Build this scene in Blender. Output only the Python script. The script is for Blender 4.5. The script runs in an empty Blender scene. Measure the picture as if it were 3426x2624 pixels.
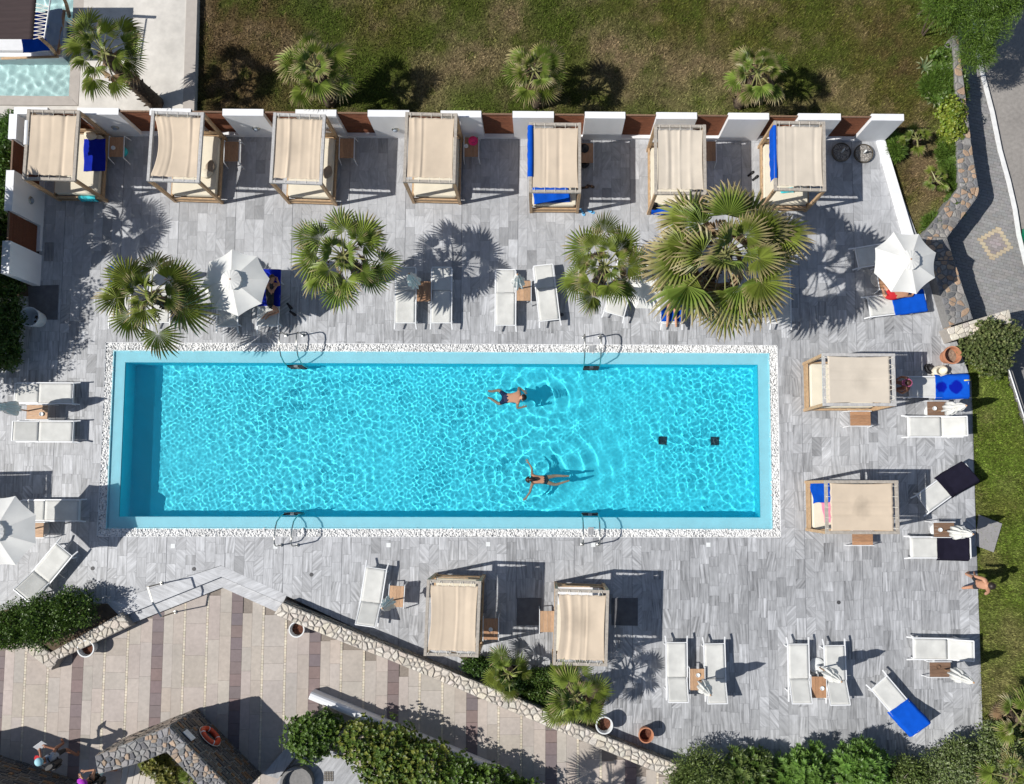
import bpy, math, random
import numpy as np
from mathutils import Vector, Matrix, noise

# ------------------------------------------------------------------ camera, sky, sun, exposure
sc = bpy.context.scene
COL = sc.collection
FPX, PPX, PPY = 2900.19, 1852.66, 1402.80        # focal length and principal point in photo pixels
CAM = Vector((13.6244, 1.2551, 27.4962))
camd = bpy.data.cameras.new('drone_camera')
camo = bpy.data.objects.new('drone_camera', camd)
COL.objects.link(camo)
sc.camera = camo
camo.location = CAM
camo.rotation_euler = (0.0797, -0.0136, 0.0019)
camd.sensor_width = 36
camd.lens = FPX * 36 / 3426
camd.shift_x = (1713 - PPX) / 3426
camd.shift_y = (PPY - 1312) / 3426
camd.clip_end = 600
RM = camo.rotation_euler.to_matrix()

SUN_EL, SUN_AZ = math.radians(46.3), math.radians(11.5)      # light travels towards +x, slightly +y
world = bpy.data.worlds.new('World')
sc.world = world
world.use_nodes = True
wn = world.node_tree
sky = wn.nodes.new('ShaderNodeTexSky')
sky.sky_type = 'NISHITA'
sky.sun_disc = False
sky.sun_elevation = SUN_EL
sky.sun_rotation = math.atan2(-math.cos(SUN_AZ), -math.sin(SUN_AZ))
wn.links.new(sky.outputs[0], wn.nodes['Background'].inputs[0])
wn.nodes['Background'].inputs[1].default_value = 0.07
sund = bpy.data.lights.new('sun', 'SUN')
sund.energy = 4.6
sund.angle = math.radians(0.5)
sund.color = (1.0, 0.965, 0.91)
sund.cycles.is_caustics_light = True
suno = bpy.data.objects.new('sun', sund)
COL.objects.link(suno)
suno.location = (0, 0, 40)
suno.rotation_euler = Vector((math.cos(SUN_AZ) * math.cos(SUN_EL), math.sin(SUN_AZ) * math.cos(SUN_EL), -math.sin(SUN_EL))).to_track_quat('-Z', 'Y').to_euler()
sc.view_settings.view_transform = 'Standard'
sc.view_settings.look = 'None'
sc.view_settings.exposure = 0.05
sc.view_settings.gamma = 1.0
sc.render.engine = 'CYCLES'
sc.cycles.use_denoising = True
sc.cycles.max_bounces = 14
sc.cycles.diffuse_bounces = 8
sc.cycles.transmission_bounces = 6
sc.cycles.transparent_max_bounces = 6
sc.cycles.caustics_refractive = True
sc.cycles.caustics_reflective = True
sc.cycles.sample_clamp_indirect = 4.0

rnd = random.Random(11)
U = rnd.uniform
PI = math.pi

def P(px, py, z=0.0):
    """world point at height z seen at photo pixel (px, py)"""
    d = RM @ Vector(((px - PPX) / FPX, -(py - PPY) / FPX, -1.0))
    t = (z - CAM.z) / d.z
    return CAM + d * t

# ------------------------------------------------------------------ materials
def _nt(name):
    m = bpy.data.materials.new(name)
    m.use_nodes = True
    nt = m.node_tree
    b = nt.nodes['Principled BSDF']
    return m, nt, b

def mat(name, col, rough=0.6, var=0.12, vscale=6.0, bump=0.0, bscale=60.0, metal=0.0, attr=False,
        stretch=(1, 1, 1), transl=0.0, var2=0.0, v2scale=0.7, world_co=False, spec=0.5, rand=0.0):
    """procedural material: colour (or the 'col' attribute) modulated by noise, optional relief and translucency"""
    m, nt, b = _nt(name)
    N, Lk = nt.nodes, nt.links
    if attr:
        a = N.new('ShaderNodeAttribute'); a.attribute_name = 'col'
        cur = a.outputs['Color']
    else:
        r = N.new('ShaderNodeRGB'); r.outputs[0].default_value = (*col, 1)
        cur = r.outputs[0]
    if world_co:
        g = N.new('ShaderNodeNewGeometry'); co = g.outputs['Position']
    else:
        tc = N.new('ShaderNodeTexCoord'); co = tc.outputs['Object']
        oi = N.new('ShaderNodeObjectInfo')
        ad = N.new('ShaderNodeVectorMath'); ad.operation = 'MULTIPLY_ADD'
        Lk.new(oi.outputs['Random'], ad.inputs[0]); ad.inputs[1].default_value = (31.7, 17.3, 9.1)
        Lk.new(co, ad.inputs[2]); co = ad.outputs[0]
    mp = N.new('ShaderNodeMapping'); mp.inputs['Scale'].default_value = stretch
    Lk.new(co, mp.inputs[0]); co = mp.outputs[0]
    def modulate(cur, scale, amt, detail):
        n = N.new('ShaderNodeTexNoise'); n.inputs['Scale'].default_value = scale; n.inputs['Detail'].default_value = detail
        Lk.new(co, n.inputs['Vector'])
        mr = N.new('ShaderNodeMapRange'); mr.inputs[1].default_value = 0.25; mr.inputs[2].default_value = 0.75
        mr.inputs[3].default_value = 1 - amt; mr.inputs[4].default_value = 1 + amt
        Lk.new(n.outputs['Fac'], mr.inputs[0])
        mx = N.new('ShaderNodeVectorMath'); mx.operation = 'SCALE'
        Lk.new(cur, mx.inputs[0]); Lk.new(mr.outputs[0], mx.inputs['Scale'])
        return mx.outputs[0]
    if var: cur = modulate(cur, vscale, var, 5)
    if var2: cur = modulate(cur, v2scale, var2, 3)
    if rand:
        oi2 = N.new('ShaderNodeObjectInfo')
        mr = N.new('ShaderNodeMapRange'); mr.inputs[3].default_value = 1 - rand; mr.inputs[4].default_value = 1 + rand
        Lk.new(oi2.outputs['Random'], mr.inputs[0])
        mx = N.new('ShaderNodeVectorMath'); mx.operation = 'SCALE'
        Lk.new(cur, mx.inputs[0]); Lk.new(mr.outputs[0], mx.inputs['Scale']); cur = mx.outputs[0]
    Lk.new(cur, b.inputs['Base Color'])
    b.inputs['Roughness'].default_value = rough
    b.inputs['Metallic'].default_value = metal
    b.inputs['Specular IOR Level'].default_value = spec
    if bump:
        n = N.new('ShaderNodeTexNoise'); n.inputs['Scale'].default_value = bscale; n.inputs['Detail'].default_value = 4
        Lk.new(co, n.inputs['Vector'])
        bp = N.new('ShaderNodeBump'); bp.inputs['Strength'].default_value = bump; bp.inputs['Distance'].default_value = 0.02
        Lk.new(n.outputs['Fac'], bp.inputs['Height']); Lk.new(bp.outputs[0], b.inputs['Normal'])
    if transl:
        t = N.new('ShaderNodeBsdfTranslucent'); Lk.new(cur, t.inputs['Color'])
        mxs = N.new('ShaderNodeMixShader'); mxs.inputs[0].default_value = transl
        Lk.new(b.outputs[0], mxs.inputs[1]); Lk.new(t.outputs[0], mxs.inputs[2])
        Lk.new(mxs.outputs[0], N['Material Output'].inputs[0])
    return m

def marble_mat(name, joint=False):
    """grey veined marble: 'tile' attribute = (brightness, vein angle, seed, vein contrast)"""
    m, nt, b = _nt(name)
    N, Lk = nt.nodes, nt.links
    a = N.new('ShaderNodeAttribute'); a.attribute_name = 'tile'
    sp = N.new('ShaderNodeSeparateColor'); Lk.new(a.outputs['Color'], sp.inputs[0])
    g = N.new('ShaderNodeNewGeometry')
    ang = N.new('ShaderNodeMath'); ang.operation = 'MULTIPLY'; ang.inputs[1].default_value = PI; Lk.new(sp.outputs[1], ang.inputs[0])
    vr = N.new('ShaderNodeVectorRotate'); vr.rotation_type = 'Z_AXIS'
    Lk.new(g.outputs['Position'], vr.inputs['Vector']); Lk.new(ang.outputs[0], vr.inputs['Angle'])
    sd = N.new('ShaderNodeMath'); sd.operation = 'MULTIPLY'; sd.inputs[1].default_value = 80; Lk.new(sp.outputs[2], sd.inputs[0])
    cmb = N.new('ShaderNodeCombineXYZ'); Lk.new(sd.outputs[0], cmb.inputs[2]); Lk.new(sd.outputs[0], cmb.inputs[0])
    ad = N.new('ShaderNodeVectorMath'); ad.operation = 'ADD'; Lk.new(vr.outputs[0], ad.inputs[0]); Lk.new(cmb.outputs[0], ad.inputs[1])
    def nz(scale, detail, dist):
        mp = N.new('ShaderNodeMapping'); mp.inputs['Scale'].default_value = scale; Lk.new(ad.outputs[0], mp.inputs[0])
        n = N.new('ShaderNodeTexNoise'); n.inputs['Scale'].default_value = 1; n.inputs['Detail'].default_value = detail
        n.inputs['Distortion'].default_value = dist; Lk.new(mp.outputs[0], n.inputs['Vector'])
        return n.outputs['Fac']
    veins = nz((17, 0.9, 1), 5, 0.3)
    cloud = nz((7, 3, 1), 5, 0.9)
    fine = nz((120, 120, 1), 2, 0)
    def rng(x, lo, hi, a0=0.3, a1=0.7):
        r = N.new('ShaderNodeMapRange'); r.inputs[1].default_value = a0; r.inputs[2].default_value = a1
        r.inputs[3].default_value = lo; r.inputs[4].default_value = hi; Lk.new(x, r.inputs[0]); return r.outputs[0]
    def op(k, x, y):
        q = N.new('ShaderNodeMath'); q.operation = k
        for i, v in enumerate((x, y)):
            if isinstance(v, (int, float)): q.inputs[i].default_value = v
            else: Lk.new(v, q.inputs[i])
        return q.outputs[0]
    v = op('MULTIPLY', rng(veins, -0.46, 0.36), a.outputs['Alpha'])
    v = op('ADD', v, rng(cloud, -0.13, 0.13))
    v = op('ADD', v, rng(fine, -0.04, 0.04))
    lowf = N.new('ShaderNodeTexNoise'); lowf.inputs['Scale'].default_value = .55; lowf.inputs['Detail'].default_value = 4; Lk.new(g.outputs['Position'], lowf.inputs['Vector'])
    v = op('ADD', v, rng(lowf.outputs['Fac'], -0.11, 0.09))
    v = op('ADD', v, 1.0)
    v = op('MULTIPLY', v, sp.outputs[0])
    sc_ = N.new('ShaderNodeVectorMath'); sc_.operation = 'SCALE'; sc_.inputs[0].default_value = (0.967, 0.985, 1.02)
    Lk.new(v, sc_.inputs['Scale']); Lk.new(sc_.outputs[0], b.inputs['Base Color'])
    b.inputs['Roughness'].default_value = 0.55
    bp = N.new('ShaderNodeBump'); bp.inputs['Strength'].default_value = 0.15; bp.inputs['Distance'].default_value = 0.01
    Lk.new(cloud, bp.inputs['Height']); Lk.new(bp.outputs[0], b.inputs['Normal'])
    return m

def water_mat(name, tint):
    m, nt, b = _nt(name)
    nt.nodes.remove(b)
    g = nt.nodes.new('ShaderNodeBsdfGlass'); g.inputs['IOR'].default_value = 1.33; g.inputs['Roughness'].default_value = 0.0
    g.inputs['Color'].default_value = (*tint, 1)
    nt.links.new(g.outputs[0], nt.nodes['Material Output'].inputs[0])
    return m

MT = {}
def defm(k, *a, **kw): MT[k] = mat(k, *a, **kw)
MT['marble'] = marble_mat('grey_marble')
defm('grout', (0.16, 0.165, 0.18), 0.9, var=0.2)
defm('stone', (0, 0, 0), 0.8, attr=True, var=0.22, vscale=22, bump=0.5, bscale=40, world_co=True)
defm('slab', (0, 0, 0), 0.75, attr=True, var=0.10, vscale=9, var2=0.10, v2scale=0.8, bump=0.1, bscale=90, world_co=True)
defm('leaf', (0, 0, 0), 0.45, attr=True, var=0.0, transl=0.22)
defm('dryleaf', (0, 0, 0), 0.8, attr=True, var=0.0, transl=0.1)
defm('grass', (0, 0, 0), 0.9, attr=True, var=0.40, vscale=13, var2=0.18, v2scale=2.2, world_co=True, spec=0.1)
defm('soil', (0.10, 0.07, 0.045), 0.95, var=0.35, vscale=9, bump=0.5)
defm('white_wall', (0.82, 0.83, 0.85), 0.75, var=0.04, vscale=3, var2=0.07, v2scale=1.6, bump=0.12, bscale=60, world_co=True, stretch=(1, 1, .3))
defm('white_metal', (0.82, 0.83, 0.84), 0.35, var=0.03)
defm('sling', (0.62, 0.62, 0.59), 0.8, var=0.05, vscale=4, bump=0.15, bscale=300, var2=0.10, v2scale=2.0)
defm('wood_weathered', (0.40, 0.36, 0.31), 0.8, var=0.22, vscale=14, stretch=(1, 1, 1), bump=0.2)
defm('wood_grey', (0.47, 0.46, 0.45), 0.8, var=0.18, vscale=14, bump=0.2)
defm('wood_tan', (0.46, 0.31, 0.18), 0.7, var=0.22, vscale=12, bump=0.15)
defm('wood_table', (0.40, 0.22, 0.12), 0.55, var=0.22, vscale=9, stretch=(5, 1, 1), rand=0.15)
defm('wood_pale', (0.50, 0.31, 0.18), 0.6, var=0.2, vscale=9, stretch=(5, 1, 1), rand=0.15)
defm('wood_dark', (0.20, 0.12, 0.075), 0.6, var=0.2, vscale=9, stretch=(5, 1, 1), rand=0.12)
defm('reed', (0.20, 0.07, 0.032), 0.8, var=0.45, vscale=30, stretch=(0.25, 1, 4), bump=0.3, world_co=True)
defm('canopy', (0.67, 0.555, 0.425), 0.9, var=0.05, vscale=3, bump=0.1, bscale=200, var2=0.05, v2scale=0.9, transl=0.08)
defm('canopy_pale', (0.67, 0.595, 0.495), 0.9, var=0.05, vscale=3, bump=0.1, bscale=200, var2=0.05, v2scale=0.9, transl=0.08)
defm('cream', (0.72, 0.66, 0.53), 0.9, var=0.05, vscale=3, bump=0.15, bscale=120)
defm('lace', (0.85, 0.80, 0.70), 0.8, var=0.05)
defm('cushion', (0.30, 0.24, 0.18), 0.9, var=0.1)
defm('towel', (0.004, 0.080, 0.50), 0.95, var=0.12, vscale=5, bump=0.3, bscale=220, spec=0.1)
defm('towel_wet', (0.003, 0.018, 0.36), 0.85, var=0.15, vscale=5, bump=0.3, bscale=220, spec=0.2)
defm('towel_navy', (0.012, 0.011, 0.022), 0.95, var=0.2, vscale=5, bump=0.3, bscale=220, spec=0.1)
defm('teal', (0.05, 0.55, 0.62), 0.9, var=0.15)
defm('pink', (0.85, 0.28, 0.40), 0.9, var=0.1)
defm('hot_pink', (0.85, 0.03, 0.18), 0.7, var=0.08)
defm('umbrella', (0.80, 0.80, 0.77), 0.85, var=0.05, vscale=3, bump=0.12, bscale=60, transl=0.12)
defm('steel', (0.50, 0.50, 0.47), 0.28, var=0.08, metal=1.0)
defm('bronze', (0.20, 0.17, 0.13), 0.4, var=0.15, metal=0.7)
defm('black', (0.015, 0.015, 0.018), 0.6, var=0.1)
defm('dark_mat', (0.13, 0.13, 0.14), 0.9, var=0.2, bump=0.3, bscale=200)
defm('terracotta', (0.50, 0.22, 0.12), 0.8, var=0.15, bump=0.15)
defm('white_pot', (0.74, 0.76, 0.76), 0.6, var=0.06)
defm('concrete', (0.62, 0.59, 0.54), 0.9, var=0.10, vscale=5, var2=0.18, v2scale=0.9, bump=0.2, bscale=50, world_co=True)
defm('coping', (0.44, 0.40, 0.36), 0.85, var=0.08, vscale=6, bump=0.15, world_co=True)
defm('asphalt', (0.29, 0.27, 0.25), 0.9, var=0.16, vscale=9, var2=0.22, v2scale=0.45, bump=0.3, bscale=120, world_co=True)
defm('white_paint', (0.78, 0.78, 0.77), 0.7, var=0.10, vscale=7, world_co=True)
defm('basin', (0.050, 0.69, 0.81), 0.6, var=0.04, vscale=2, world_co=True)
defm('ledge', (0.42, 0.73, 0.80), 0.6, var=0.05, vscale=3, world_co=True)
defm('aqua', (0.62, 0.83, 0.82), 0.6, var=0.06, vscale=3, world_co=True)
defm('skin', (0.50, 0.26, 0.16), 0.55, var=0.08)
defm('skin_tan', (0.30, 0.13, 0.075), 0.5, var=0.1)
defm('hair', (0.02, 0.012, 0.009), 0.5, var=0.2)
defm('hair_brown', (0.06, 0.025, 0.014), 0.5, var=0.2)
defm('navy_cloth', (0.008, 0.014, 0.06), 0.8, var=0.1)
defm('dark_cloth', (0.02, 0.02, 0.025), 0.8, var=0.1)
defm('teal_cloth', (0.012, 0.04, 0.055), 0.7, var=0.1)
defm('red_cloth', (0.50, 0.012, 0.02), 0.8, var=0.1)
defm('grey_cloth', (0.30, 0.35, 0.42), 0.85, var=0.08)
defm('white_cloth', (0.75, 0.76, 0.78), 0.85, var=0.05)
defm('pale_blue', (0.35, 0.62, 0.70), 0.85, var=0.05)
defm('magenta', (0.42, 0.03, 0.50), 0.8, var=0.05)
defm('orange', (0.62, 0.07, 0.02), 0.5, var=0.08)
defm('trunk', (0.11, 0.08, 0.055), 0.95, var=0.4, vscale=16, bump=0.8, bscale=25)
defm('brown_canvas', (0.045, 0.028, 0.028), 0.85, var=0.2, vscale=3, stretch=(0.5, 4, 1))
defm('green_plastic', (0.0, 0.16, 0.085), 0.5, var=0.05)
defm('plank_beige', (0.55, 0.50, 0.44), 0.8, var=0.08, vscale=6)
defm('mortar_dark', (0.22, 0.215, 0.21), 0.95, var=0.15, vscale=12, world_co=True)
defm('mortar_pale', (0.33, 0.305, 0.275), 0.95, var=0.12, vscale=12, world_co=True)
defm('iron', (0.07, 0.07, 0.075), 0.6, var=0.2)
defm('yellow', (0.75, 0.62, 0.15), 0.6, var=0.05)
MT['water'] = water_mat('pool_water', (0.93, 0.99, 1.0))
MT['water2'] = water_mat('plunge_water', (0.97, 1.0, 1.0))

# ------------------------------------------------------------------ mesh helpers
class MB:
    """collects boxes, tubes, prisms... and links them as ONE mesh object"""
    def __init__(s): s.v, s.f, s.c, s.mi = [], [], [], []; s.col = (1, 1, 1, 1); s.m = 0
    def add(s, vs, fs):
        o = len(s.v)
        s.v += [tuple(x) for x in vs]; s.f += [tuple(i + o for i in f) for f in fs]
        s.c += [s.col] * len(vs); s.mi += [s.m] * len(fs)
        return s
    def box(s, c, d, rz=0, M=None):
        x, y, z = d[0] / 2, d[1] / 2, d[2] / 2
        vs = [Vector((a, b, e)) for e in (-z, z) for b in (-y, y) for a in (-x, x)]
        R = M if M is not None else Matrix.Rotation(rz, 3, 'Z')
        c = Vector(c)
        return s.add([c + R @ v for v in vs], [(0, 2, 3, 1), (4, 5, 7, 6), (0, 1, 5, 4), (2, 6, 7, 3), (0, 4, 6, 2), (1, 3, 7, 5)])
    def beam(s, p, q, w, h=None):
        p, q = Vector(p), Vector(q); h = h or w
        d = q - p; L = d.length; z = d.normalized()
        up = Vector((0, 0, 1)) if abs(z.z) < 0.9 else Vector((0, 1, 0))
        x = up.cross(z).normalized(); y = z.cross(x)
        R = Matrix((x, y, z)).transposed()
        return s.box((p + q) / 2, (w, h, L), M=R)
    def tube(s, pts, r, n=8, closed=False, cap=True):
        pts = [Vector(p) for p in pts]; k = len(pts)
        rs = r if isinstance(r, (list, tuple)) else [r] * k
        vs, fs = [], []
        ref = None
        for i, p in enumerate(pts):
            a = pts[(i - 1) % k] if (i > 0 or closed) else p
            b = pts[(i + 1) % k] if (i < k - 1 or closed) else p
            t = (b - a).normalized()
            if ref is None: ref = Vector((0, 0, 1)) if abs(t.z) < 0.9 else Vector((1, 0, 0))
            x = (ref - t * ref.dot(t)); x = x.normalized() if x.length > 1e-6 else t.orthogonal().normalized()
            y = t.cross(x); ref = x
            vs += [p + (x * math.cos(2 * PI * j / n) + y * math.sin(2 * PI * j / n)) * rs[i] for j in range(n)]
        for i in range(k if closed else k - 1):
            i2 = (i + 1) % k
            fs += [(i * n + j, i * n + (j + 1) % n, i2 * n + (j + 1) % n, i2 * n + j) for j in range(n)]
        if cap and not closed: fs += [tuple(range(n))[::-1], tuple((k - 1) * n + j for j in range(n))]
        return s.add(vs, fs)
    def lathe(s, prof, n=20, c=(0, 0, 0), cap0=True, cap1=True, pleat=0.0, np_=8, sx=1, sy=1):
        vs, fs = [], []
        for r, z in prof:
            for j in range(n):
                a = 2 * PI * j / n
                rr = r * (1 + pleat * math.cos(np_ * a)) if r > 0 else 0
                vs.append((c[0] + rr * math.cos(a) * sx, c[1] + rr * math.sin(a) * sy, c[2] + z))
        k = len(prof)
        for i in range(k - 1):
            fs += [(i * n + j, i * n + (j + 1) % n, (i + 1) * n + (j + 1) % n, (i + 1) * n + j) for j in range(n)]
        if cap0: fs.append(tuple(range(n))[::-1])
        if cap1: fs.append(tuple((k - 1) * n + j for j in range(n)))
        return s.add(vs, fs)
    def prism(s, poly, z0, z1, inset=0.0, dz=0.0):
        """vertical prism on a 2-D polygon, top ring optionally inset (a bevel)"""
        if area(poly) < 0: poly = poly[::-1]
        n = len(poly)
        vs = [(x, y, z0) for x, y in poly]
        if inset:
            vs += [(x, y, z1 - dz) for x, y in poly] + [(x, y, z1) for x, y in shrink(poly, inset)]
            fs = [tuple(range(n))[::-1], tuple(2 * n + i for i in range(n))]
            for k in (0, 1): fs += [(k * n + i, k * n + (i + 1) % n, (k + 1) * n + (i + 1) % n, (k + 1) * n + i) for i in range(n)]
        else:
            vs += [(x, y, z1) for x, y in poly]
            fs = [tuple(range(n))[::-1], tuple(n + i for i in range(n))] + [(i, (i + 1) % n, n + (i + 1) % n, n + i) for i in range(n)]
        return s.add(vs, fs)
    def grid(s, fn, nu, nv):
        vs = [fn(i / (nu - 1), j / (nv - 1)) for j in range(nv) for i in range(nu)]
        fs = [(j * nu + i, j * nu + i + 1, (j + 1) * nu + i + 1, (j + 1) * nu + i) for j in range(nv - 1) for i in range(nu - 1)]
        return s.add(vs, fs)
    def sheet(s, fn, nu, nv, t):
        """closed thin cloth: a grid with thickness t below it"""
        top = [Vector(fn(i / (nu - 1), j / (nv - 1))) for j in range(nv) for i in range(nu)]
        k = len(top)
        vs = top + [p - Vector((0, 0, t)) for p in top]
        q = lambda i, j: j * nu + i
        fs = [(q(i, j), q(i + 1, j), q(i + 1, j + 1), q(i, j + 1)) for j in range(nv - 1) for i in range(nu - 1)]
        fs += [tuple(k + a for a in f[::-1]) for f in fs]
        rim = [q(i, 0) for i in range(nu)] + [q(nu - 1, j) for j in range(1, nv)] + [q(i, nv - 1) for i in range(nu - 2, -1, -1)] + [q(0, j) for j in range(nv - 2, 0, -1)]
        fs += [(rim[i], k + rim[i], k + rim[(i + 1) % len(rim)], rim[(i + 1) % len(rim)]) for i in range(len(rim))]
        return s.add(vs, fs)
    def build(s, name, m, parent=None, smooth=False, attr=None, loc=None):
        me = bpy.data.meshes.new(name)
        me.from_pydata(s.v, [], s.f)
        ms = m if isinstance(m, (list, tuple)) else [m]
        for x in ms: me.materials.append(MT[x] if isinstance(x, str) else x)
        if len(ms) > 1: me.polygons.foreach_set('material_index', s.mi)
        if smooth: me.polygons.foreach_set('use_smooth', [True] * len(s.f))
        if attr:
            at = me.attributes.new(attr, 'FLOAT_COLOR', 'POINT')
            at.data.foreach_set('color', np.array(s.c, dtype=np.float32).ravel())
        return link(name, me, parent, loc)

def link(name, me, parent=None, loc=None):
    o = bpy.data.objects.new(name, me)
    COL.objects.link(o)
    if loc is not None: o.location = loc
    if parent is not None: o.parent = parent
    return o

def np_mesh(name, V, F, m, parent=None, cols=None, smooth=False, kind=None):
    """fast mesh from numpy arrays; F is (n,3) or (n,4)"""
    me = bpy.data.meshes.new(name)
    V = np.asarray(V, dtype=np.float32); F = np.asarray(F, dtype=np.int32)
    me.vertices.add(len(V)); me.vertices.foreach_set('co', V.ravel())
    n, k = F.shape
    me.loops.add(n * k); me.loops.foreach_set('vertex_index', F.ravel())
    me.polygons.add(n); me.polygons.foreach_set('loop_start', np.arange(0, n * k, k, dtype=np.int32))
    try: me.polygons.foreach_set('loop_total', np.full(n, k, dtype=np.int32))
    except Exception: pass
    if smooth: me.polygons.foreach_set('use_smooth', np.ones(n, dtype=bool))
    me.update(calc_edges=True)
    me.materials.append(MT[m])
    if cols is not None:
        c = np.ones((len(V), 4), dtype=np.float32); c[:, :3] = cols
        at = me.attributes.new('col', 'FLOAT_COLOR', 'POINT'); at.data.foreach_set('color', c.ravel())
    o = link(name, me, parent)
    if kind: o['kind'] = kind
    return o

def tag(o, label=None, cat=None, group=None, kind=None):
    if label: o['label'] = label
    if cat: o['category'] = cat
    if group: o['group'] = group
    if kind: o['kind'] = kind
    return o

def thing(name, label, cat, loc=(0, 0, 0), rz=0, group=None):
    o = bpy.data.objects.new(name, None)
    o.empty_display_size = 0.1
    COL.objects.link(o)
    o.location = loc; o.rotation_euler = (0, 0, rz)
    return tag(o, label, cat, group)

def copy_tree(o, parent=None):
    c = o.copy(); COL.objects.link(c); c.parent = parent
    for ch in list(o.children): copy_tree(ch, c)
    return c

def struct(o): o['kind'] = 'structure'; return o
def wet(*os):
    for o in os: o.cycles.is_caustics_receiver = True

# ---- 2-D polygon helpers
def area(p): return 0.5 * sum(p[i][0] * p[(i + 1) % len(p)][1] - p[(i + 1) % len(p)][0] * p[i][1] for i in range(len(p)))
def cen(p): return (sum(a[0] for a in p) / len(p), sum(a[1] for a in p) / len(p))
def clip(p, a, b, c):
    """keep a*x+b*y <= c"""
    out = []
    for i in range(len(p)):
        q, r = p[i], p[(i + 1) % len(p)]
        dq, dr = a * q[0] + b * q[1] - c, a * r[0] + b * r[1] - c
        if dq <= 0: out.append(q)
        if (dq < 0) != (dr < 0) and dq != dr:
            t = dq / (dq - dr); out.append((q[0] + (r[0] - q[0]) * t, q[1] + (r[1] - q[1]) * t))
    return out
def left_of(A, B):
    """half plane (a,b,c) keeping points to the left of A->B"""
    dx, dy = B[0] - A[0], B[1] - A[1]
    return (dy, -dx, dy * A[0] - dx * A[1])
def shrink(p, g):
    c = cen(p); out = []
    for x, y in p:
        d = math.hypot(x - c[0], y - c[1]); k = max(0.3, 1 - g / max(d, 1e-4))
        out.append((c[0] + (x - c[0]) * k, c[1] + (y - c[1]) * k))
    return out
def chaikin(p, t=0.22):
    out = []
    for i in range(len(p)):
        a, b = p[i], p[(i + 1) % len(p)]
        out += [(a[0] + (b[0] - a[0]) * t, a[1] + (b[1] - a[1]) * t), (b[0] + (a[0] - b[0]) * t, b[1] + (a[1] - b[1]) * t)]
    return out
def inside(p, x, y):
    r = False
    for i in range(len(p)):
        (x1, y1), (x2, y2) = p[i], p[(i + 1) % len(p)]
        if (y1 > y) != (y2 > y) and x < (x2 - x1) * (y - y1) / (y2 - y1) + x1: r = not r
    return r
def XY(px, py, z=0.0): q = P(px, py, z); return (q.x, q.y)
def voronoi(poly, n, seed):
    """irregular stone cells filling a convex polygon"""
    r = random.Random(seed)
    xs = [a[0] for a in poly]; ys = [a[1] for a in poly]
    pts = []
    dmin = 0.62 * math.sqrt(abs(area(poly)) / n)
    for _ in range(n * 60):
        p = (r.uniform(min(xs), max(xs)), r.uniform(min(ys), max(ys)))
        if inside(poly, *p) and all((p[0] - q[0]) ** 2 + (p[1] - q[1]) ** 2 > dmin * dmin for q in pts):
            pts.append(p)
            if len(pts) >= n: break
    cells = []
    for i, p in enumerate(pts):
        c = list(poly)
        for j, q in enumerate(pts):
            if i != j and (p[0] - q[0]) ** 2 + (p[1] - q[1]) ** 2 < 16 * dmin * dmin:
                a, b = q[0] - p[0], q[1] - p[1]
                c = clip(c, a, b, (q[0] ** 2 + q[1] ** 2 - p[0] ** 2 - p[1] ** 2) / 2)
                if len(c) < 3: break
        if len(c) >= 3 and abs(area(c)) > 0.0006: cells.append(c)
    return cells
def jit(c, a=0.12):
    k = U(1 - a, 1 + a); return (c[0] * k * U(.97, 1.03), c[1] * k, c[2] * k * U(.97, 1.03), 1)
def pick(*cs): return rnd.choice(cs)
def stones_on(parent, poly, n, z, seed, palette, gap=0.022, h=0.03, name='stone', m='stone', rough=0.012):
    for c in voronoi(poly, n, seed):
        if area(c) < 0: c = c[::-1]
        b = MB(); b.col = jit(rnd.choice(palette), 0.15)
        q = chaikin(shrink(c, gap), 0.18)
        b.prism(q, z - 0.05, z + h + U(-rough, rough), inset=0.022, dz=0.014)
        b.build(name, m, parent, attr='col')
# ================================================================== THE SETTING
b = MB(); b.add([(-160, -160, -1.6), (190, -160, -1.6), (190, 180, -1.6), (-160, 180, -1.6)], [(0, 1, 2, 3)])
struct(b.build('ground', mat('dry_earth', (0.22, 0.18, 0.13), 0.95, var=0.3, vscale=0.4, world_co=True)))

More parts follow.
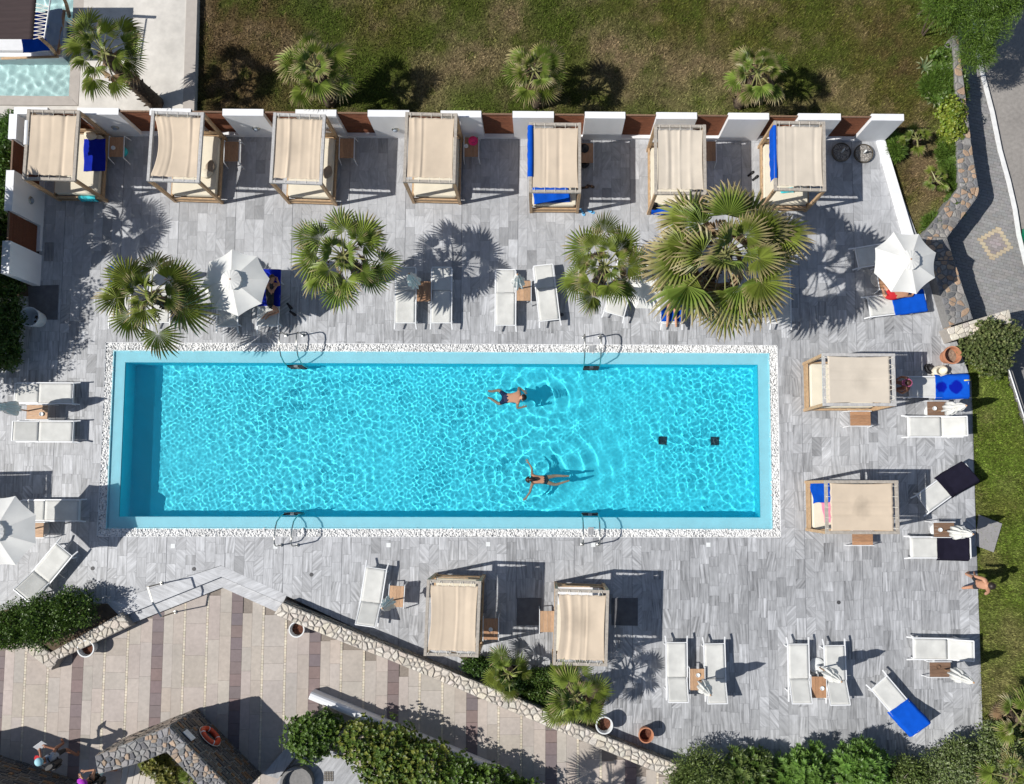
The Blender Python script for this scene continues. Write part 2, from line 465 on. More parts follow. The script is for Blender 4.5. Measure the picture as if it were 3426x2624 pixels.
# ---------------------------------------------------------------- lawn
ZL = -0.10
blobs = []   # (x, y, radius, colour, weight): worn and green patches as the photo shows them
def blob(px, py, rpx, c, w): q = P(px, py, ZL); blobs.append((q.x, q.y, rpx / 105.5, c, w))
GR, OL, BR, TN, DK, LG = (0.080, 0.118, 0.018), (0.118, 0.112, 0.025), (0.150, 0.095, 0.048), (0.31, 0.225, 0.135), (0.045, 0.085, 0.014), (0.130, 0.215, 0.028)
for t in ((760, 160, 130, BR, 1.3), (700, 60, 90, BR, 1.0), (720, 300, 120, BR, 1.4), (850, 250, 110, BR, 1.2), (930, 60, 80, BR, 1), (1100, 70, 70, GR, 1.2), (1020, 30, 50, DK, .8),
          (900, 330, 70, BR, 1.1), (1210, 250, 90, GR, 1), (1310, 60, 120, OL, 1), (1450, 130, 130, GR, 1), (1560, 225, 90, TN, 1.4), (1480, 300, 70, TN, 1), (1700, 60, 60, TN, 1),
          (1650, 320, 130, GR, 1.4), (1500, 350, 60, LG, 1.2), (1900, 60, 90, GR, 1.2), (2060, 150, 60, TN, 1.5), (2080, 230, 90, TN, 1.4), (2200, 255, 110, TN, 1.6), (2330, 240, 90, TN, 1.3), (2400, 300, 70, TN, 1.0),
          (2250, 100, 120, OL, 1.1), (2140, 120, 60, GR, .9), (2150, 330, 110, GR, 1.3), (2330, 345, 90, LG, 1.1), (2560, 90, 160, OL, 1.2), (2780, 280, 50, TN, 1.4), (2700, 140, 120, GR, .9), (2830, 90, 130, OL, 1.2),
          (2950, 130, 90, BR, .9), (2900, 330, 120, OL, 1.2), (3010, 250, 80, BR, .8), (3060, 330, 70, OL, 1), (2990, 420, 60, BR, 1.2), (3080, 540, 90, BR, 1.3), (3100, 640, 80, BR, 1.1), (3150, 480, 60, LG, 1.3), (3130, 740, 60, LG, 1.4), (2990, 520, 50, DK, 1), (3060, 700, 50, OL, 1),
          (3310, 1270, 60, LG, 1.5), (3360, 1400, 70, LG, 1.5), (3300, 1400, 25, TN, 1.0), (3320, 1560, 60, LG, 1.5), (3390, 1600, 70, LG, 1.5), (3350, 1700, 40, BR, 1.0), (3390, 1820, 60, LG, 1.3), (3310, 1880, 30, TN, 1.3), (3400, 2000, 60, LG, 1.2), (3370, 2110, 60, TN, 1.5), (3310, 2080, 35, LG, 1.1),
          (3340, 2260, 70, TN, 1.5), (3400, 2250, 40, LG, 1.0), (3330, 2370, 60, TN, 1.3), (3310, 2200, 30, LG, .8)):
    blob(*t)
def lawn_col(x, y):
    n1 = noise.fractal(Vector((x * .55, y * .55, 3.1)), 1.0, 2.1, 4)
    n2 = noise.fractal(Vector((x * 2.3, y * 2.3, 7.7)), 0.9, 2.1, 4)
    base = [0.095, 0.110, 0.022]
    W = 0.35
    c = [v * W for v in base]
    for bx, by, r, col, w in blobs:
        d2 = ((x - bx) ** 2 + (y - by) ** 2) / (r * r)
        if d2 < 6:
            k = w * math.exp(-d2 * 1.1) * (1 + 1.5 * n2)
            if k > 0: W += k; c = [a + k * q for a, q in zip(c, col)]
    c = [a / W for a in c]
    t = max(0, min(1, 0.5 + 0.9 * n1 + .5 * n2))
    g = TN if t > .5 else GR
    k = abs(t - .5) * (0.95 if y > 9 else .3)
    if y < 9: c = [.5 * v + .5 * g_ for v, g_ in zip(c, (.15, .21, .032))]
    return [a * (1 - k) + q * k for a, q in zip(c, g)]
def grass_area(name, poly, z, step, density, seed, label, holes=()):
    """ground sheet coloured by patches, with blades standing on it"""
    xs = [p[0] for p in poly]; ys = [p[1] for p in poly]
    x0, x1, y0, y1 = min(xs), max(xs), min(ys), max(ys)
    nx, ny = int((x1 - x0) / step) + 2, int((y1 - y0) / step) + 2
    gx, gy = np.linspace(x0, x1, nx), np.linspace(y0, y1, ny)
    C = np.array([[lawn_col(x, y) for x in gx] for y in gy], dtype=np.float32)
    V = [(x, y, z + 0.02 * noise.noise(Vector((x * 1.3, y * 1.3, 0)))) for y in gy for x in gx]
    F = [(j * nx + i, j * nx + i + 1, (j + 1) * nx + i + 1, (j + 1) * nx + i) for j in range(ny - 1) for i in range(nx - 1)
         if inside(poly, (gx[i] + gx[i + 1]) / 2, (gy[j] + gy[j + 1]) / 2)]
    g = np_mesh(name, V, F, 'grass', cols=C.reshape(-1, 3) * 0.62)
    struct(g)
    r = np.random.default_rng(seed)
    n = int((x1 - x0) * (y1 - y0) * density)
    px, py = r.uniform(x0, x1, n), r.uniform(y0, y1, n)
    ok = np.array([inside(poly, a, c) for a, c in zip(px, py)])
    px, py = px[ok], py[ok]; n = len(px)
    fi = np.clip((px - x0) / (x1 - x0) * (nx - 1), 0, nx - 1.001); fj = np.clip((py - y0) / (y1 - y0) * (ny - 1), 0, ny - 1.001)
    col = C[fj.astype(int), fi.astype(int)]
    dry = (col[:, 0] > col[:, 1])
    cl = np.array([noise.noise(Vector((x_ * 7, y_ * 7, 1.7))) for x_, y_ in zip(px, py)])
    k = (r.normal(1.1, .36, n) + .55 * cl).clip(.3, 2.3)[:, None]
    col = col * k
    sw = r.random(n) < .16
    col[sw] = col[sw][:, :] * 0.4 + np.array([.20, .165, .075]) * r.uniform(.4, 1.0, (sw.sum(), 1)) * .6
    th = r.uniform(0, 2 * PI, n); L = r.uniform(.05, .12, n); w = r.uniform(.007, .015, n); lean = r.uniform(.3, 1.3, n)
    dx, dy = np.cos(th), np.sin(th)
    hz = L * np.cos(lean); ho = L * np.sin(lean)
    B0 = np.stack([px - dy * w, py + dx * w, np.full(n, z - .01)], 1)
    B1 = np.stack([px + dy * w, py - dx * w, np.full(n, z - .01)], 1)
    T = np.stack([px + dx * ho, py + dy * ho, z + hz + .01], 1)
    V = np.stack([B0, B1, T], 1).reshape(-1, 3)
    o = np_mesh('grass_blades', V, np.arange(3 * n).reshape(-1, 3), 'grass', cols=np.repeat(col, 3, 0))
    tag(o, label, 'grass', kind='stuff')
NWALL_Y = P(1700, 466).y
lawn_poly = [XY(640, 470, ZL), XY(2990, 470, ZL), XY(3100, 830, ZL), XY(3180, 830, ZL), XY(3240, 640, ZL), XY(3220, 300, ZL), XY(3245, -60, ZL), XY(640, -60, ZL)]
lawn_poly = [XY(640, 478, ZL), XY(2925, 478, ZL), XY(3030, 800, ZL), XY(3120, 800, ZL), XY(3225, 640, ZL), XY(3212, 300, ZL), XY(3200, 130, ZL), XY(3190, -70, ZL), XY(640, -70, ZL)]
grass_area('lawn', lawn_poly, ZL, 0.16, 1000, 5, 'patchy green and tan grass of the lawn behind the white wall')
east_poly = [XY(3238, 1150), XY(3352, 1130), XY(3372, 1270), XY(3440, 1470), XY(3480, 2660), XY(3280, 2660), XY(3268, 1800)]
grass_area('lawn', east_poly, -0.035, 0.14, 1500, 6, 'short bright green grass strip beside the east edge of the deck')

# ---------------------------------------------------------------- pool deck of grey marble tiles
PL, PW, GRV = 20.9, 5.579, 0.264                      # pool length and width, gravel channel
XA = XY(740, 1892)[0]
HB = [left_of(XY(740, 1892), XY(950, 1990)), left_of(XY(946, 2008), XY(2250, 2572)), (0, -1, -XY(2600, 2600)[1]),
      left_of(XY(3200, 1140), XY(2950, 470)), left_of(XY(3286, 2382), XY(3249, 1254)), (0, 1, NWALL_Y + 0.12), (-1, 0, -XA)]
YW = XY(0, 950)[1]; XW = XY(152, 620)[0]
HA1 = [(1, 0, XA), left_of(XY(330, 2026), XY(740, 1892)), (-1, 0, -XY(-110, 1500)[0]), (0, 1, YW)]
HA2 = [(1, 0, XA), (-1, 0, -(XW - .1)), (0, -1, -YW), (0, 1, NWALL_Y + .12)]
def deck_clip(p):
    out = []
    for H in (HB, HA1, HA2):
        q = p
        for h in H:
            q = clip(q, *h)
            if len(q) < 3: break
        if len(q) >= 3: out.append(q)
    res = []
    x0, x1, y0, y1 = -GRV - .02, PL + GRV + .02, -GRV - .02, PW + GRV + .02
    for q in out:
        for hs in (((1, 0, x0),), ((-1, 0, -x1),), ((-1, 0, -x0), (1, 0, x1), (0, -1, -y1)), ((-1, 0, -x0), (1, 0, x1), (0, 1, y0))):
            r = q
            for h in hs:
                r = clip(r, *h)
                if len(r) < 3: break
            if len(r) >= 3 and abs(area(r)) > 0.0008: res.append(r)
    return res
b = MB()
for q in deck_clip([(-6, -10), (30, -10), (30, 14), (-6, 14)]): b.prism(q, -0.34, -0.007)
deck = struct(b.build('pool_deck', 'grout'))
TW, TL_ = 0.3035, 0.607
tiles = []
nadir = (CAM.x, CAM.y)
ci = 0
x = -5.5 + 0.11
while x < 29:
    y = -9 + U(0, TL_)
    wide = (ci % 6 == 0)
    while y < 13.5:
        g = 0.0022
        gl = 0.012 if wide else g
        L = TL_ * pick(1, 1, 1, 1, .5) if y < 6.5 else TL_ * pick(1, 1, .75)
        rect = [(x + gl, y + g), (x + TW - g, y + g), (x + TW - g, y + L - g), (x + gl, y + L - g)]
        ps = deck_clip(rect)
        if ps:
            cx, cy = x + TW / 2, y + L / 2
            north = cy > 7.6
            bright = rnd.gauss(0.455 if north else 0.44, 0.034)
            if U(0, 1) < 0.10: bright *= U(.72, .88)
            zone = noise.noise(Vector((cx * .35, cy * .35, 4)))
            if north: ang, con = rnd.gauss(0.0, .12) % 1, U(.05, .45)
            elif cx > 12.5 and cy < 0 and -.1 < zone: ang, con, bright = rnd.gauss(0, .03) % 1, U(.4, 1.2), bright * .90
            else:
                diag = U(0, 1) < (0.42 if (cy < 1 or cx > 21.5) else .08)
                ang = (pick(.25, .75) + rnd.gauss(0, .03)) % 1 if diag else rnd.gauss(0, .025) % 1
                con = U(.35, 1.0)
            tiles.append((sum(abs(area(p)) for p in ps), math.hypot(cx - nadir[0], cy - nadir[1]), ps, (bright, ang, U(0, 1), con), U(-.0012, .0012)))
        y += L
    x += TW; ci += 1
full = [t for t in tiles if len(t[2]) == 1 and t[0] > 0.16]
full.sort(key=lambda t: t[1])
keep = set(id(t) for t in full[:300])
rest = MB()
for t in tiles:
    tgt = MB() if id(t) in keep else rest
    tgt.col = t[3]
    for q in t[2]: tgt.prism(q, -0.03, t[4])
    if tgt is not rest: tgt.build('tile', 'marble', deck, attr='tile')
tag(rest.build('tile_field', 'marble', deck, attr='tile'), kind='stuff')
# flush covers and drains set into the deck
for px, py in ((579, 1827), (922, 1829), (1300, 1824), (1633, 1821), (1985, 1823), (2370, 1823)):
    q = P(px, py); c = MB(); c.box((q.x, q.y, 0.0), (.135, .135, .012)); c.box((q.x, q.y, 0.007), (.05, .012, .004)); c.build('inspection_cover', 'white_pot', deck)
for px, py in ((310, 1902), (649, 1904), (1042, 1923), (2806, 2016), (1880, 1053)):
    q = P(px, py); c = MB(); c.lathe([(.062, -.01), (.062, .006), (.05, .008), (.045, .004), (.012, .004), (.012, .009)], 14, (q.x, q.y, 0)); c.build('floor_drain', 'iron', deck)

# ---------------------------------------------------------------- swimming pool
ZW, ZLG, ZF, LW = -0.03, -0.075, -1.08, 0.345
pool = thing('swimming_pool', 'long rectangular blue swimming pool with rippled water in the middle of the deck', 'pool', (0, 0, 0))
b = MB(); b.box((PL / 2, PW / 2, ZF - .1), (PL - .2, PW - .2, .2)); o = b.build('pool_floor', 'basin', pool); wet(o)
for nm, c, d in (('pool_wall', (PL / 2, LW - .15), (PL - 2 * LW + .6, .3)), ('pool_wall', (PL / 2, PW - LW + .15), (PL - 2 * LW + .6, .3)), ('pool_wall', (LW - .15, PW / 2), (.3, PW - 2 * LW)), ('pool_wall', (PL - LW + .15, PW / 2), (.3, PW - 2 * LW))):
    b = MB(); b.box((c[0], c[1], (ZF + ZLG) / 2 - .006), (d[0], d[1], ZLG - ZF - .012)); wet(b.build(nm, 'basin', pool))
A, B_ = LW, 0.0
for poly in ([(0, 0), (PL, 0), (PL - LW, LW), (LW, LW)], [(PL, 0), (PL, PW), (PL - LW, PW - LW), (PL - LW, LW)], [(PL, PW), (0, PW), (LW, PW - LW), (PL - LW, PW - LW)], [(0, PW), (0, 0), (LW, LW), (LW, PW - LW)]):
    b = MB(); b.prism(poly, ZLG - .05, ZLG); wet(b.build('overflow_ledge', 'ledge', pool))
b = MB()
for c, d in (((PL / 2, -.012), (PL + .048, .024)), ((PL / 2, PW + .012), (PL + .048, .024)), ((-.012, PW / 2), (.024, PW)), ((PL + .012, PW / 2), (.024, PW))):
    b.box((c[0], c[1], -.13), (d[0], d[1], .24))
wet(b.build('overflow_lip', 'ledge', pool))
for px, py in ((2217, 1476), (2392, 1476)):
    q = P(px, py, ZF * .75); b = MB(); b.box((q.x, q.y, ZF + .01), (.27, .27, .03))
    for k in range(5): b.box((q.x - .11 + k * .055, q.y, ZF + .03), (.02, .25, .012))
    wet(b.build('floor_grate', 'teal_cloth', pool))
# water: real ripples that focus the sun on the floor
nx, ny = 1300, 350
gx, gy = np.meshgrid(np.linspace(0.002, PL - .002, nx), np.linspace(0.002, PW - .002, ny))
r = np.random.default_rng(3)
Z = np.zeros_like(gx)
def waves(n, l0, l1, a0, amp=1.0):
    z = np.zeros_like(gx)
    for i in range(n):
        lam = r.uniform(l0, l1); th = r.uniform(0, 2 * PI); k = 2 * PI / lam
        z += a0 * (lam / .3) ** 1.5 * np.sin(k * (gx * math.cos(th) + gy * math.sin(th)) + r.uniform(0, 6.28))
    return z
env = np.ones_like(gx)
calm = np.exp(-(((gx - 14.6) / 2.2) ** 2 + ((gy - 1.6) / 1.6) ** 2)) + np.exp(-(((gx - 13.6) / 1.6) ** 2 + ((gy - 4.3) / .9) ** 2))
calm = np.clip(calm, 0, 1)
def nfield(s, o):
    q = np.array([[noise.fractal(Vector((x_ * s, y_ * s, o)), 1.0, 2.0, 2) for x_ in np.linspace(0, PL, 84)] for y_ in np.linspace(0, PW, 24)])
    jx, jy = (gx / PL * 82).astype(int).clip(0, 82), (gy / PW * 22).astype(int).clip(0, 22); fx, fy = gx / PL * 82 - jx, gy / PW * 22 - jy
    return (q[jy, jx] * (1 - fx) + q[jy, jx + 1] * fx) * (1 - fy) + (q[jy + 1, jx] * (1 - fx) + q[jy + 1, jx + 1] * fx) * fy
e1 = np.clip(.95 + .7 * nfield(.35, 1), .5, 1.2); e2 = np.clip(.95 + .7 * nfield(.3, 9), .5, 1.25)
Z += waves(70, .085, .17, .00026) * (1 - .8 * calm) * e1
Z += waves(44, .18, .34, .00028) * (1 - .5 * calm) * e2
Z += waves(14, .45, 1.0, .00034) * (.6 + 1.0 * calm)
for (cx, cy, lam, a, dec) in ((12.9, 4.05, .44, .0075, 1.2), (13.2, 1.55, .50, .0095, 1.7), (12.2, 1.5, .34, .0030, 1.1), (13.4, 4.1, .22, .0016, .7), (12.8, 1.6, .22, .0016, .7), (8.0, 1.6, .4, .0008, 2.5), (17.5, 3.2, .3, .0006, 2.5)):
    rr = np.hypot(gx - cx, (gy - cy)); Z += a * (.75 + .45 * np.sin(3 * np.arctan2(gy - cy, gx - cx) + cx)) * np.sin(2 * PI * rr / lam + .8 * np.sin(2.3 * gx + 1.7 * gy)) * np.exp(-rr / dec) * np.clip(rr / .5, 0, 1)
wx = np.minimum(np.minimum(gx, PL - gx), np.minimum(gy, PW - gy))
Z *= .25 + .75 * np.clip(wx / .5, 0, 1)
idx = np.arange(nx * ny).reshape(ny, nx)
F = np.stack([idx[:-1, :-1], idx[:-1, 1:], idx[1:, 1:], idx[1:, :-1]], -1).reshape(-1, 4)
wsurf = np_mesh('water_surface', np.stack([gx.ravel(), gy.ravel(), Z.ravel() + ZW], 1), F, 'water', pool, smooth=True)
wsurf.cycles.is_caustics_caster = True

# ---------------------------------------------------------------- white pebbles in the overflow channel
ch = MB()
for c, d in (((PL / 2, -GRV / 2 - .01), (PL + 2 * GRV + .1, GRV)), ((PL / 2, PW + GRV / 2 + .01), (PL + 2 * GRV + .1, GRV)), ((-GRV / 2 - .01, PW / 2), (GRV, PW + .05)), ((PL + GRV / 2 + .01, PW / 2), (GRV, PW + .05))):
    ch.box((c[0], c[1], -.15 if d[0] > 5 else -.152), (d[0], d[1], .2))
struct(ch.build('gravel_channel', mat('channel_grey', (.42, .42, .42), .9, var=.2)))
ico = []; t = (1 + 5 ** .5) / 2
IV = np.array([(-1, t, 0), (1, t, 0), (-1, -t, 0), (1, -t, 0), (0, -1, t), (0, 1, t), (0, -1, -t), (0, 1, -t), (t, 0, -1), (t, 0, 1), (-t, 0, -1), (-t, 0, 1)], float) / math.hypot(1, t)
IF = np.array([(0, 11, 5), (0, 5, 1), (0, 1, 7), (0, 7, 10), (0, 10, 11), (1, 5, 9), (5, 11, 4), (11, 10, 2), (10, 7, 6), (7, 1, 8), (3, 9, 4), (3, 4, 2), (3, 2, 6), (3, 6, 8), (3, 8, 9), (4, 9, 5), (2, 4, 11), (6, 2, 10), (8, 6, 7), (9, 8, 1)])
def pebbles(name, rects, n, size, seed, parent=None, cols=((.80, .80, .79),), label=None, zc=-.035):
    r = np.random.default_rng(seed)
    ar = np.array([(x1 - x0) * (y1 - y0) for x0, x1, y0, y1 in rects]); w = r.choice(len(rects), n, p=ar / ar.sum())
    R = np.array(rects)[w]
    c = np.stack([r.uniform(R[:, 0], R[:, 1]), r.uniform(R[:, 2], R[:, 3]), r.uniform(zc - .02, zc + .012, n)], 1)
    s = r.uniform(size * .6, size * 1.25, (n, 1, 1)) * np.stack([r.uniform(.8, 1.3, n), r.uniform(.65, 1, n), r.uniform(.45, .75, n)], 1)[:, None, :]
    V = IV[None] * s * (1 + r.uniform(-.12, .12, (n, 12, 1)))
    a = r.uniform(0, 2 * PI, n); ca, sa = np.cos(a)[:, None], np.sin(a)[:, None]
    X = V[:, :, 0] * ca - V[:, :, 1] * sa; Y = V[:, :, 0] * sa + V[:, :, 1] * ca
    V = np.stack([X, Y, V[:, :, 2]], -1) + c[:, None, :]
    F = (IF[None] + (np.arange(n) * 12)[:, None, None]).reshape(-1, 3)
    col = np.array(cols)[r.integers(0, len(cols), n)] * r.uniform(.84, 1.08, (n, 1))
    o = np_mesh(name, V.reshape(-1, 3), F, 'slab', parent, cols=np.repeat(col, 12, 0), smooth=True)
    if label: tag(o, label, 'pebbles')
    o['kind'] = 'stuff'
    return o
pebbles('white_pebbles', [(-GRV, PL + GRV, -GRV, -.02), (-GRV, PL + GRV, PW + .02, PW + GRV), (-GRV, -.02, 0, PW), (PL + .02, PL + GRV, 0, PW)], 13500, .035, 9, label='white pebbles filling the channel around the pool rim')
# white edging strip between pebbles and deck
b = MB()
for c, d in (((PL / 2, -GRV - .012), (PL + 2 * GRV, .014)), ((PL / 2, PW + GRV + .012), (PL + 2 * GRV, .014)), ((-GRV - .012, PW / 2), (.014, PW + 2 * GRV)), ((PL + GRV + .012, PW / 2), (.014, PW + 2 * GRV))):
    b.box((c[0], c[1], -.06), (d[0], d[1], .11 if d[0] > 5 else .112))
struct(b.build('channel_edging', 'white_metal'))

# ---------------------------------------------------------------- steps down to the promenade
ZP = -0.30
def strip(px4, z0, z1, zpx): return [XY(a, c, zpx) for a, c in px4]
stp = struct(bpy.data.objects.new('entrance_steps', None)); COL.objects.link(stp)
def step_slab(px4, z, bright, ang):
    b = MB(); b.col = (bright, ang, U(0, 1), .5)
    b.prism([XY(a, c, z) for a, c in px4], ZP - .05, z); return b.build('step', 'marble', stp, attr='tile')
step_slab([(325, 2028), (741, 1893), (741, 1930), (325, 2096)], 0.003, .50, .62)
step_slab([(400, 2066), (741, 1931), (743, 1966), (400, 2102)], -0.15, .50, .62)
step_slab([(741, 1893), (960, 1991), (946, 2018), (741, 1930)], 0.003, .50, .37)
step_slab([(741, 1931), (946, 2019), (926, 2048), (743, 1966)], -0.15, .50, .37)

# ---------------------------------------------------------------- promenade paving
pv = MB(); pv.add([(*XY(-200, 1880, ZP), ZP - .02), (*XY(-200, 2800, ZP), ZP - .02), (*XY(2350, 2800, ZP), ZP - .02), (*XY(2350, 1880, ZP), ZP - .02)], [(0, 1, 2, 3)])
prom = struct(pv.build('promenade', mat('joint_sand', (0.25, 0.215, 0.185), 0.95, var=0.15, vscale=15, world_co=True)))
poly_p = [XY(a, c, ZP) for a, c in ((-60, 2040), (420, 2080), (745, 1955), (940, 2040), (2260, 2590), (2260, 2700), (-60, 2700))]
BEI = ((.44, .388, .345), (.43, .383, .342), (.45, .396, .35), (.42, .374, .336)); PUR = ((.195, .155, .155), (.205, .155, .152), (.185, .15, .155), (.215, .158, .15)); COB = ((.60, .54, .43), (.57, .51, .42), (.64, .57, .45))
MOD = 264.5
cols = [(0, 38, 'p'), (38, 70, 'b'), (70, 104, 'b'), (104, 112, 'c'), (112, 180, 'w'), (180, 188, 'c'), (188, 226, 'b'), (226, 264.5, 'b')]
xref = 503   # pixel x of a purple band near py 2290
slabs = []
cob = MB()
for k in range(-3, 8):
    for a, c, kind in cols:
        xa, xb = XY(xref + k * MOD + a, 2290, ZP)[0], XY(xref + k * MOD + c, 2290, ZP)[0]
        y = -9.2 - U(0, .5)
        L = {'p': .375, 'b': 1.05, 'w': .75, 'c': .088}[kind]
        while y < -1.2:
            LL = L * (pick(1, 1.3, .7) if kind in 'bw' else 1)
            cx, cy = (xa + xb) / 2, y + LL / 2
            if inside(poly_p, cx, cy):
                g = {'p': .004, 'c': .003}.get(kind, .0022)
                rc = [(xa + g, y + g), (xb - g, y + g), (xb - g, y + LL - g), (xa + g, y + LL - g)]
                if kind == 'c': cob.col = jit(rnd.choice(COB), .12); cob.prism(rc, ZP - .03, ZP + U(-.002, .004), inset=.008, dz=.004)
                else: slabs.append((abs(area(rc)) * (3 if kind == 'p' else 1), rc, jit(rnd.choice(PUR if kind == 'p' else BEI), .07), U(-.0015, .0015)))
            y += LL
slabs.sort(key=lambda s: -s[0])
rest = MB()
for i, (a, rc, c, dz) in enumerate(slabs):
    t = MB() if i < 290 else rest
    t.col = c; t.prism(rc, ZP - .03, ZP + dz)
    if i < 290: t.build('paving_slab', 'slab', prom, attr='col')
if rest.f: tag(rest.build('paving_field', 'slab', prom, attr='col'), kind='stuff')
tag(cob.build('cobble_strips', 'slab', prom, attr='col'), kind='stuff')

# ---------------------------------------------------------------- white garden wall with reed panels
HWALL = 1.65
YF = NWALL_Y; TH = 0.21
gw = thing('garden_wall', 'long white rendered wall of short piers with brown reed panels, north of the daybeds', 'wall', (0, YF, 0))
xs = [(158, 258), (396, 500), (638, 744), (881, 988), (1125, 1230), (1369, 1474), (1610, 1715), (1853, 1957), (2092, 2196), (2332, 2437), (2573, 2671), (2813, 2916)]
piers = [(46, 158)] + [(xs[i][1], xs[i + 1][0]) for i in range(11)] + [(2916, 3024)]
wx_ = lambda px: P(px, 381, HWALL).x
for i, (a, c) in enumerate(piers):
    b = MB(); b.box(((wx_(a) + wx_(c)) / 2, TH / 2, HWALL / 2 - .05), (wx_(c) - wx_(a), TH, HWALL + .1)); b.build('pier', 'white_wall', gw)
pl = MB(); pl.box(((wx_(158) + wx_(2916)) / 2, TH / 2, .03), (wx_(2916) - wx_(158), TH - .02, .20)); pl.build('plinth', 'white_wall', gw)
def reed_panel(x0, x1, y, z0, z1, parent, along='x'):
    b = MB(); n = int((z1 - z0) / .028)
    for k in range(n):
        z = z0 + (k + .5) * (z1 - z0) / n; rr = .012 * U(.8, 1.15); dy = U(-.004, .004)
        p, q = ((x0, y + dy, z + U(-.004, .004)), (x1, y + dy, z + U(-.004, .004))) if along == 'x' else ((y + dy, x0, z), (y + dy, x1, z))
        b.tube([p, q], rr, 5)
    (b.box(((x0 + x1) / 2, y + .012, (z0 + z1) / 2), (x1 - x0, .008, z1 - z0 - .02)) if along == 'x' else b.box((y - .012, (x0 + x1) / 2, (z0 + z1) / 2), (.008, x1 - x0, z1 - z0 - .02)))
    pn = b.build('reed_panel', 'reed', parent)
    t = MB()
    if along == 'x': t.box(((x0 + x1) / 2, y + .005, z1 + .012), (x1 - x0 + .04, .05, .025))
    else: t.box((y, (x0 + x1) / 2, z1 + .012), (.05, x1 - x0 + .04, .025))
    t.build('top_rail', 'wood_dark', pn)
    for e in (x0 - .012, x1 + .012):
        t = MB(); t.box((e, y + .005, z1 + .02) if along == 'x' else (y, e, z1 + .02), (.03, .04, .05)); t.build('bracket', 'black', pn)
for a, c in xs: reed_panel(wx_(a) + .01, wx_(c) - .01, TH * .6, .13, HWALL - .06, gw)
# west wing of the wall
ww = thing('garden_wall', 'white rendered wall with brown reed panels closing the west side of the deck', 'wall', (XW, YF, 0))
wy = lambda py: P(40, py, HWALL).y - YF
segs = [(375, 465, 'w'), (465, 570, 'r'), (570, 705, 'w'), (705, 806, 'r'), (806, 915, 'w')]
for a, c, k in segs:
    y1, y0 = wy(a), wy(c)
    if a == 375: y1 = -.003
    if k == 'w': b = MB(); b.box((-.12, (y0 + y1) / 2, HWALL / 2 - .05), (.24, y1 - y0, HWALL + .1)); b.build('pier', 'white_wall', ww)
    else: reed_panel(y0 + .01, y1 - .01, -.12, .13, HWALL - .06, ww, 'y')
b = MB(); b.box((-.12, wy(620), .03), (.22, wy(465) - wy(806), .2)); b.build('plinth', 'white_wall', ww)
WL = 'round grey bulkhead lamp on the white pier '
for px, py, nm, ww_ in ((385, 433, WL + 'beside the westmost daybed', 0), (857, 436, WL + 'left of the third daybed from the west', 0), (1323, 441, WL + 'left of the fourth daybed from the west', 0), (116, 671, WL + 'of the west wall below the first daybed', 1)):
    t = thing('wall_lamp', nm, 'lamp', (0, 0, 0), 0, 'bulkhead lamps on the white wall')
    if ww_: t.location = (XW, P(px, py, .75).y, .75); t.rotation_euler = (0, PI / 2, 0)
    else: t.location = (P(px, py, .72).x, YF, .72); t.rotation_euler = (PI / 2, 0, 0)
    b = MB(); b.lathe([(.12, 0), (.12, .03), (.105, .045), (.085, .05)], 18); b.build('housing', 'steel', t, smooth=False)
    b = MB(); b.lathe([(.084, .045), (.07, .075), (.035, .09)], 16); b.build('diffuser', 'grey_cloth', t, smooth=True)

b = MB(); b.prism([(XW - 3, NWALL_Y - .05), (XW - .25, NWALL_Y - .05), (XW - .25, YW - .4), (XW - 3, YW - .4)], -.3, .01); struct(b.build('hedge_soil', 'soil'))
# low white kerb of the planting bed
kb = MB()
kb.prism([XY(2935, 470, .12), XY(2962, 470, .12), XY(3062, 800, .12), XY(3030, 808, .12)], -.2, .12, inset=.01, dz=.01)
tag(kb.build('white_kerb', 'white_wall'), 'low white slanting kerb between the deck and the north-east planting bed', 'kerb')

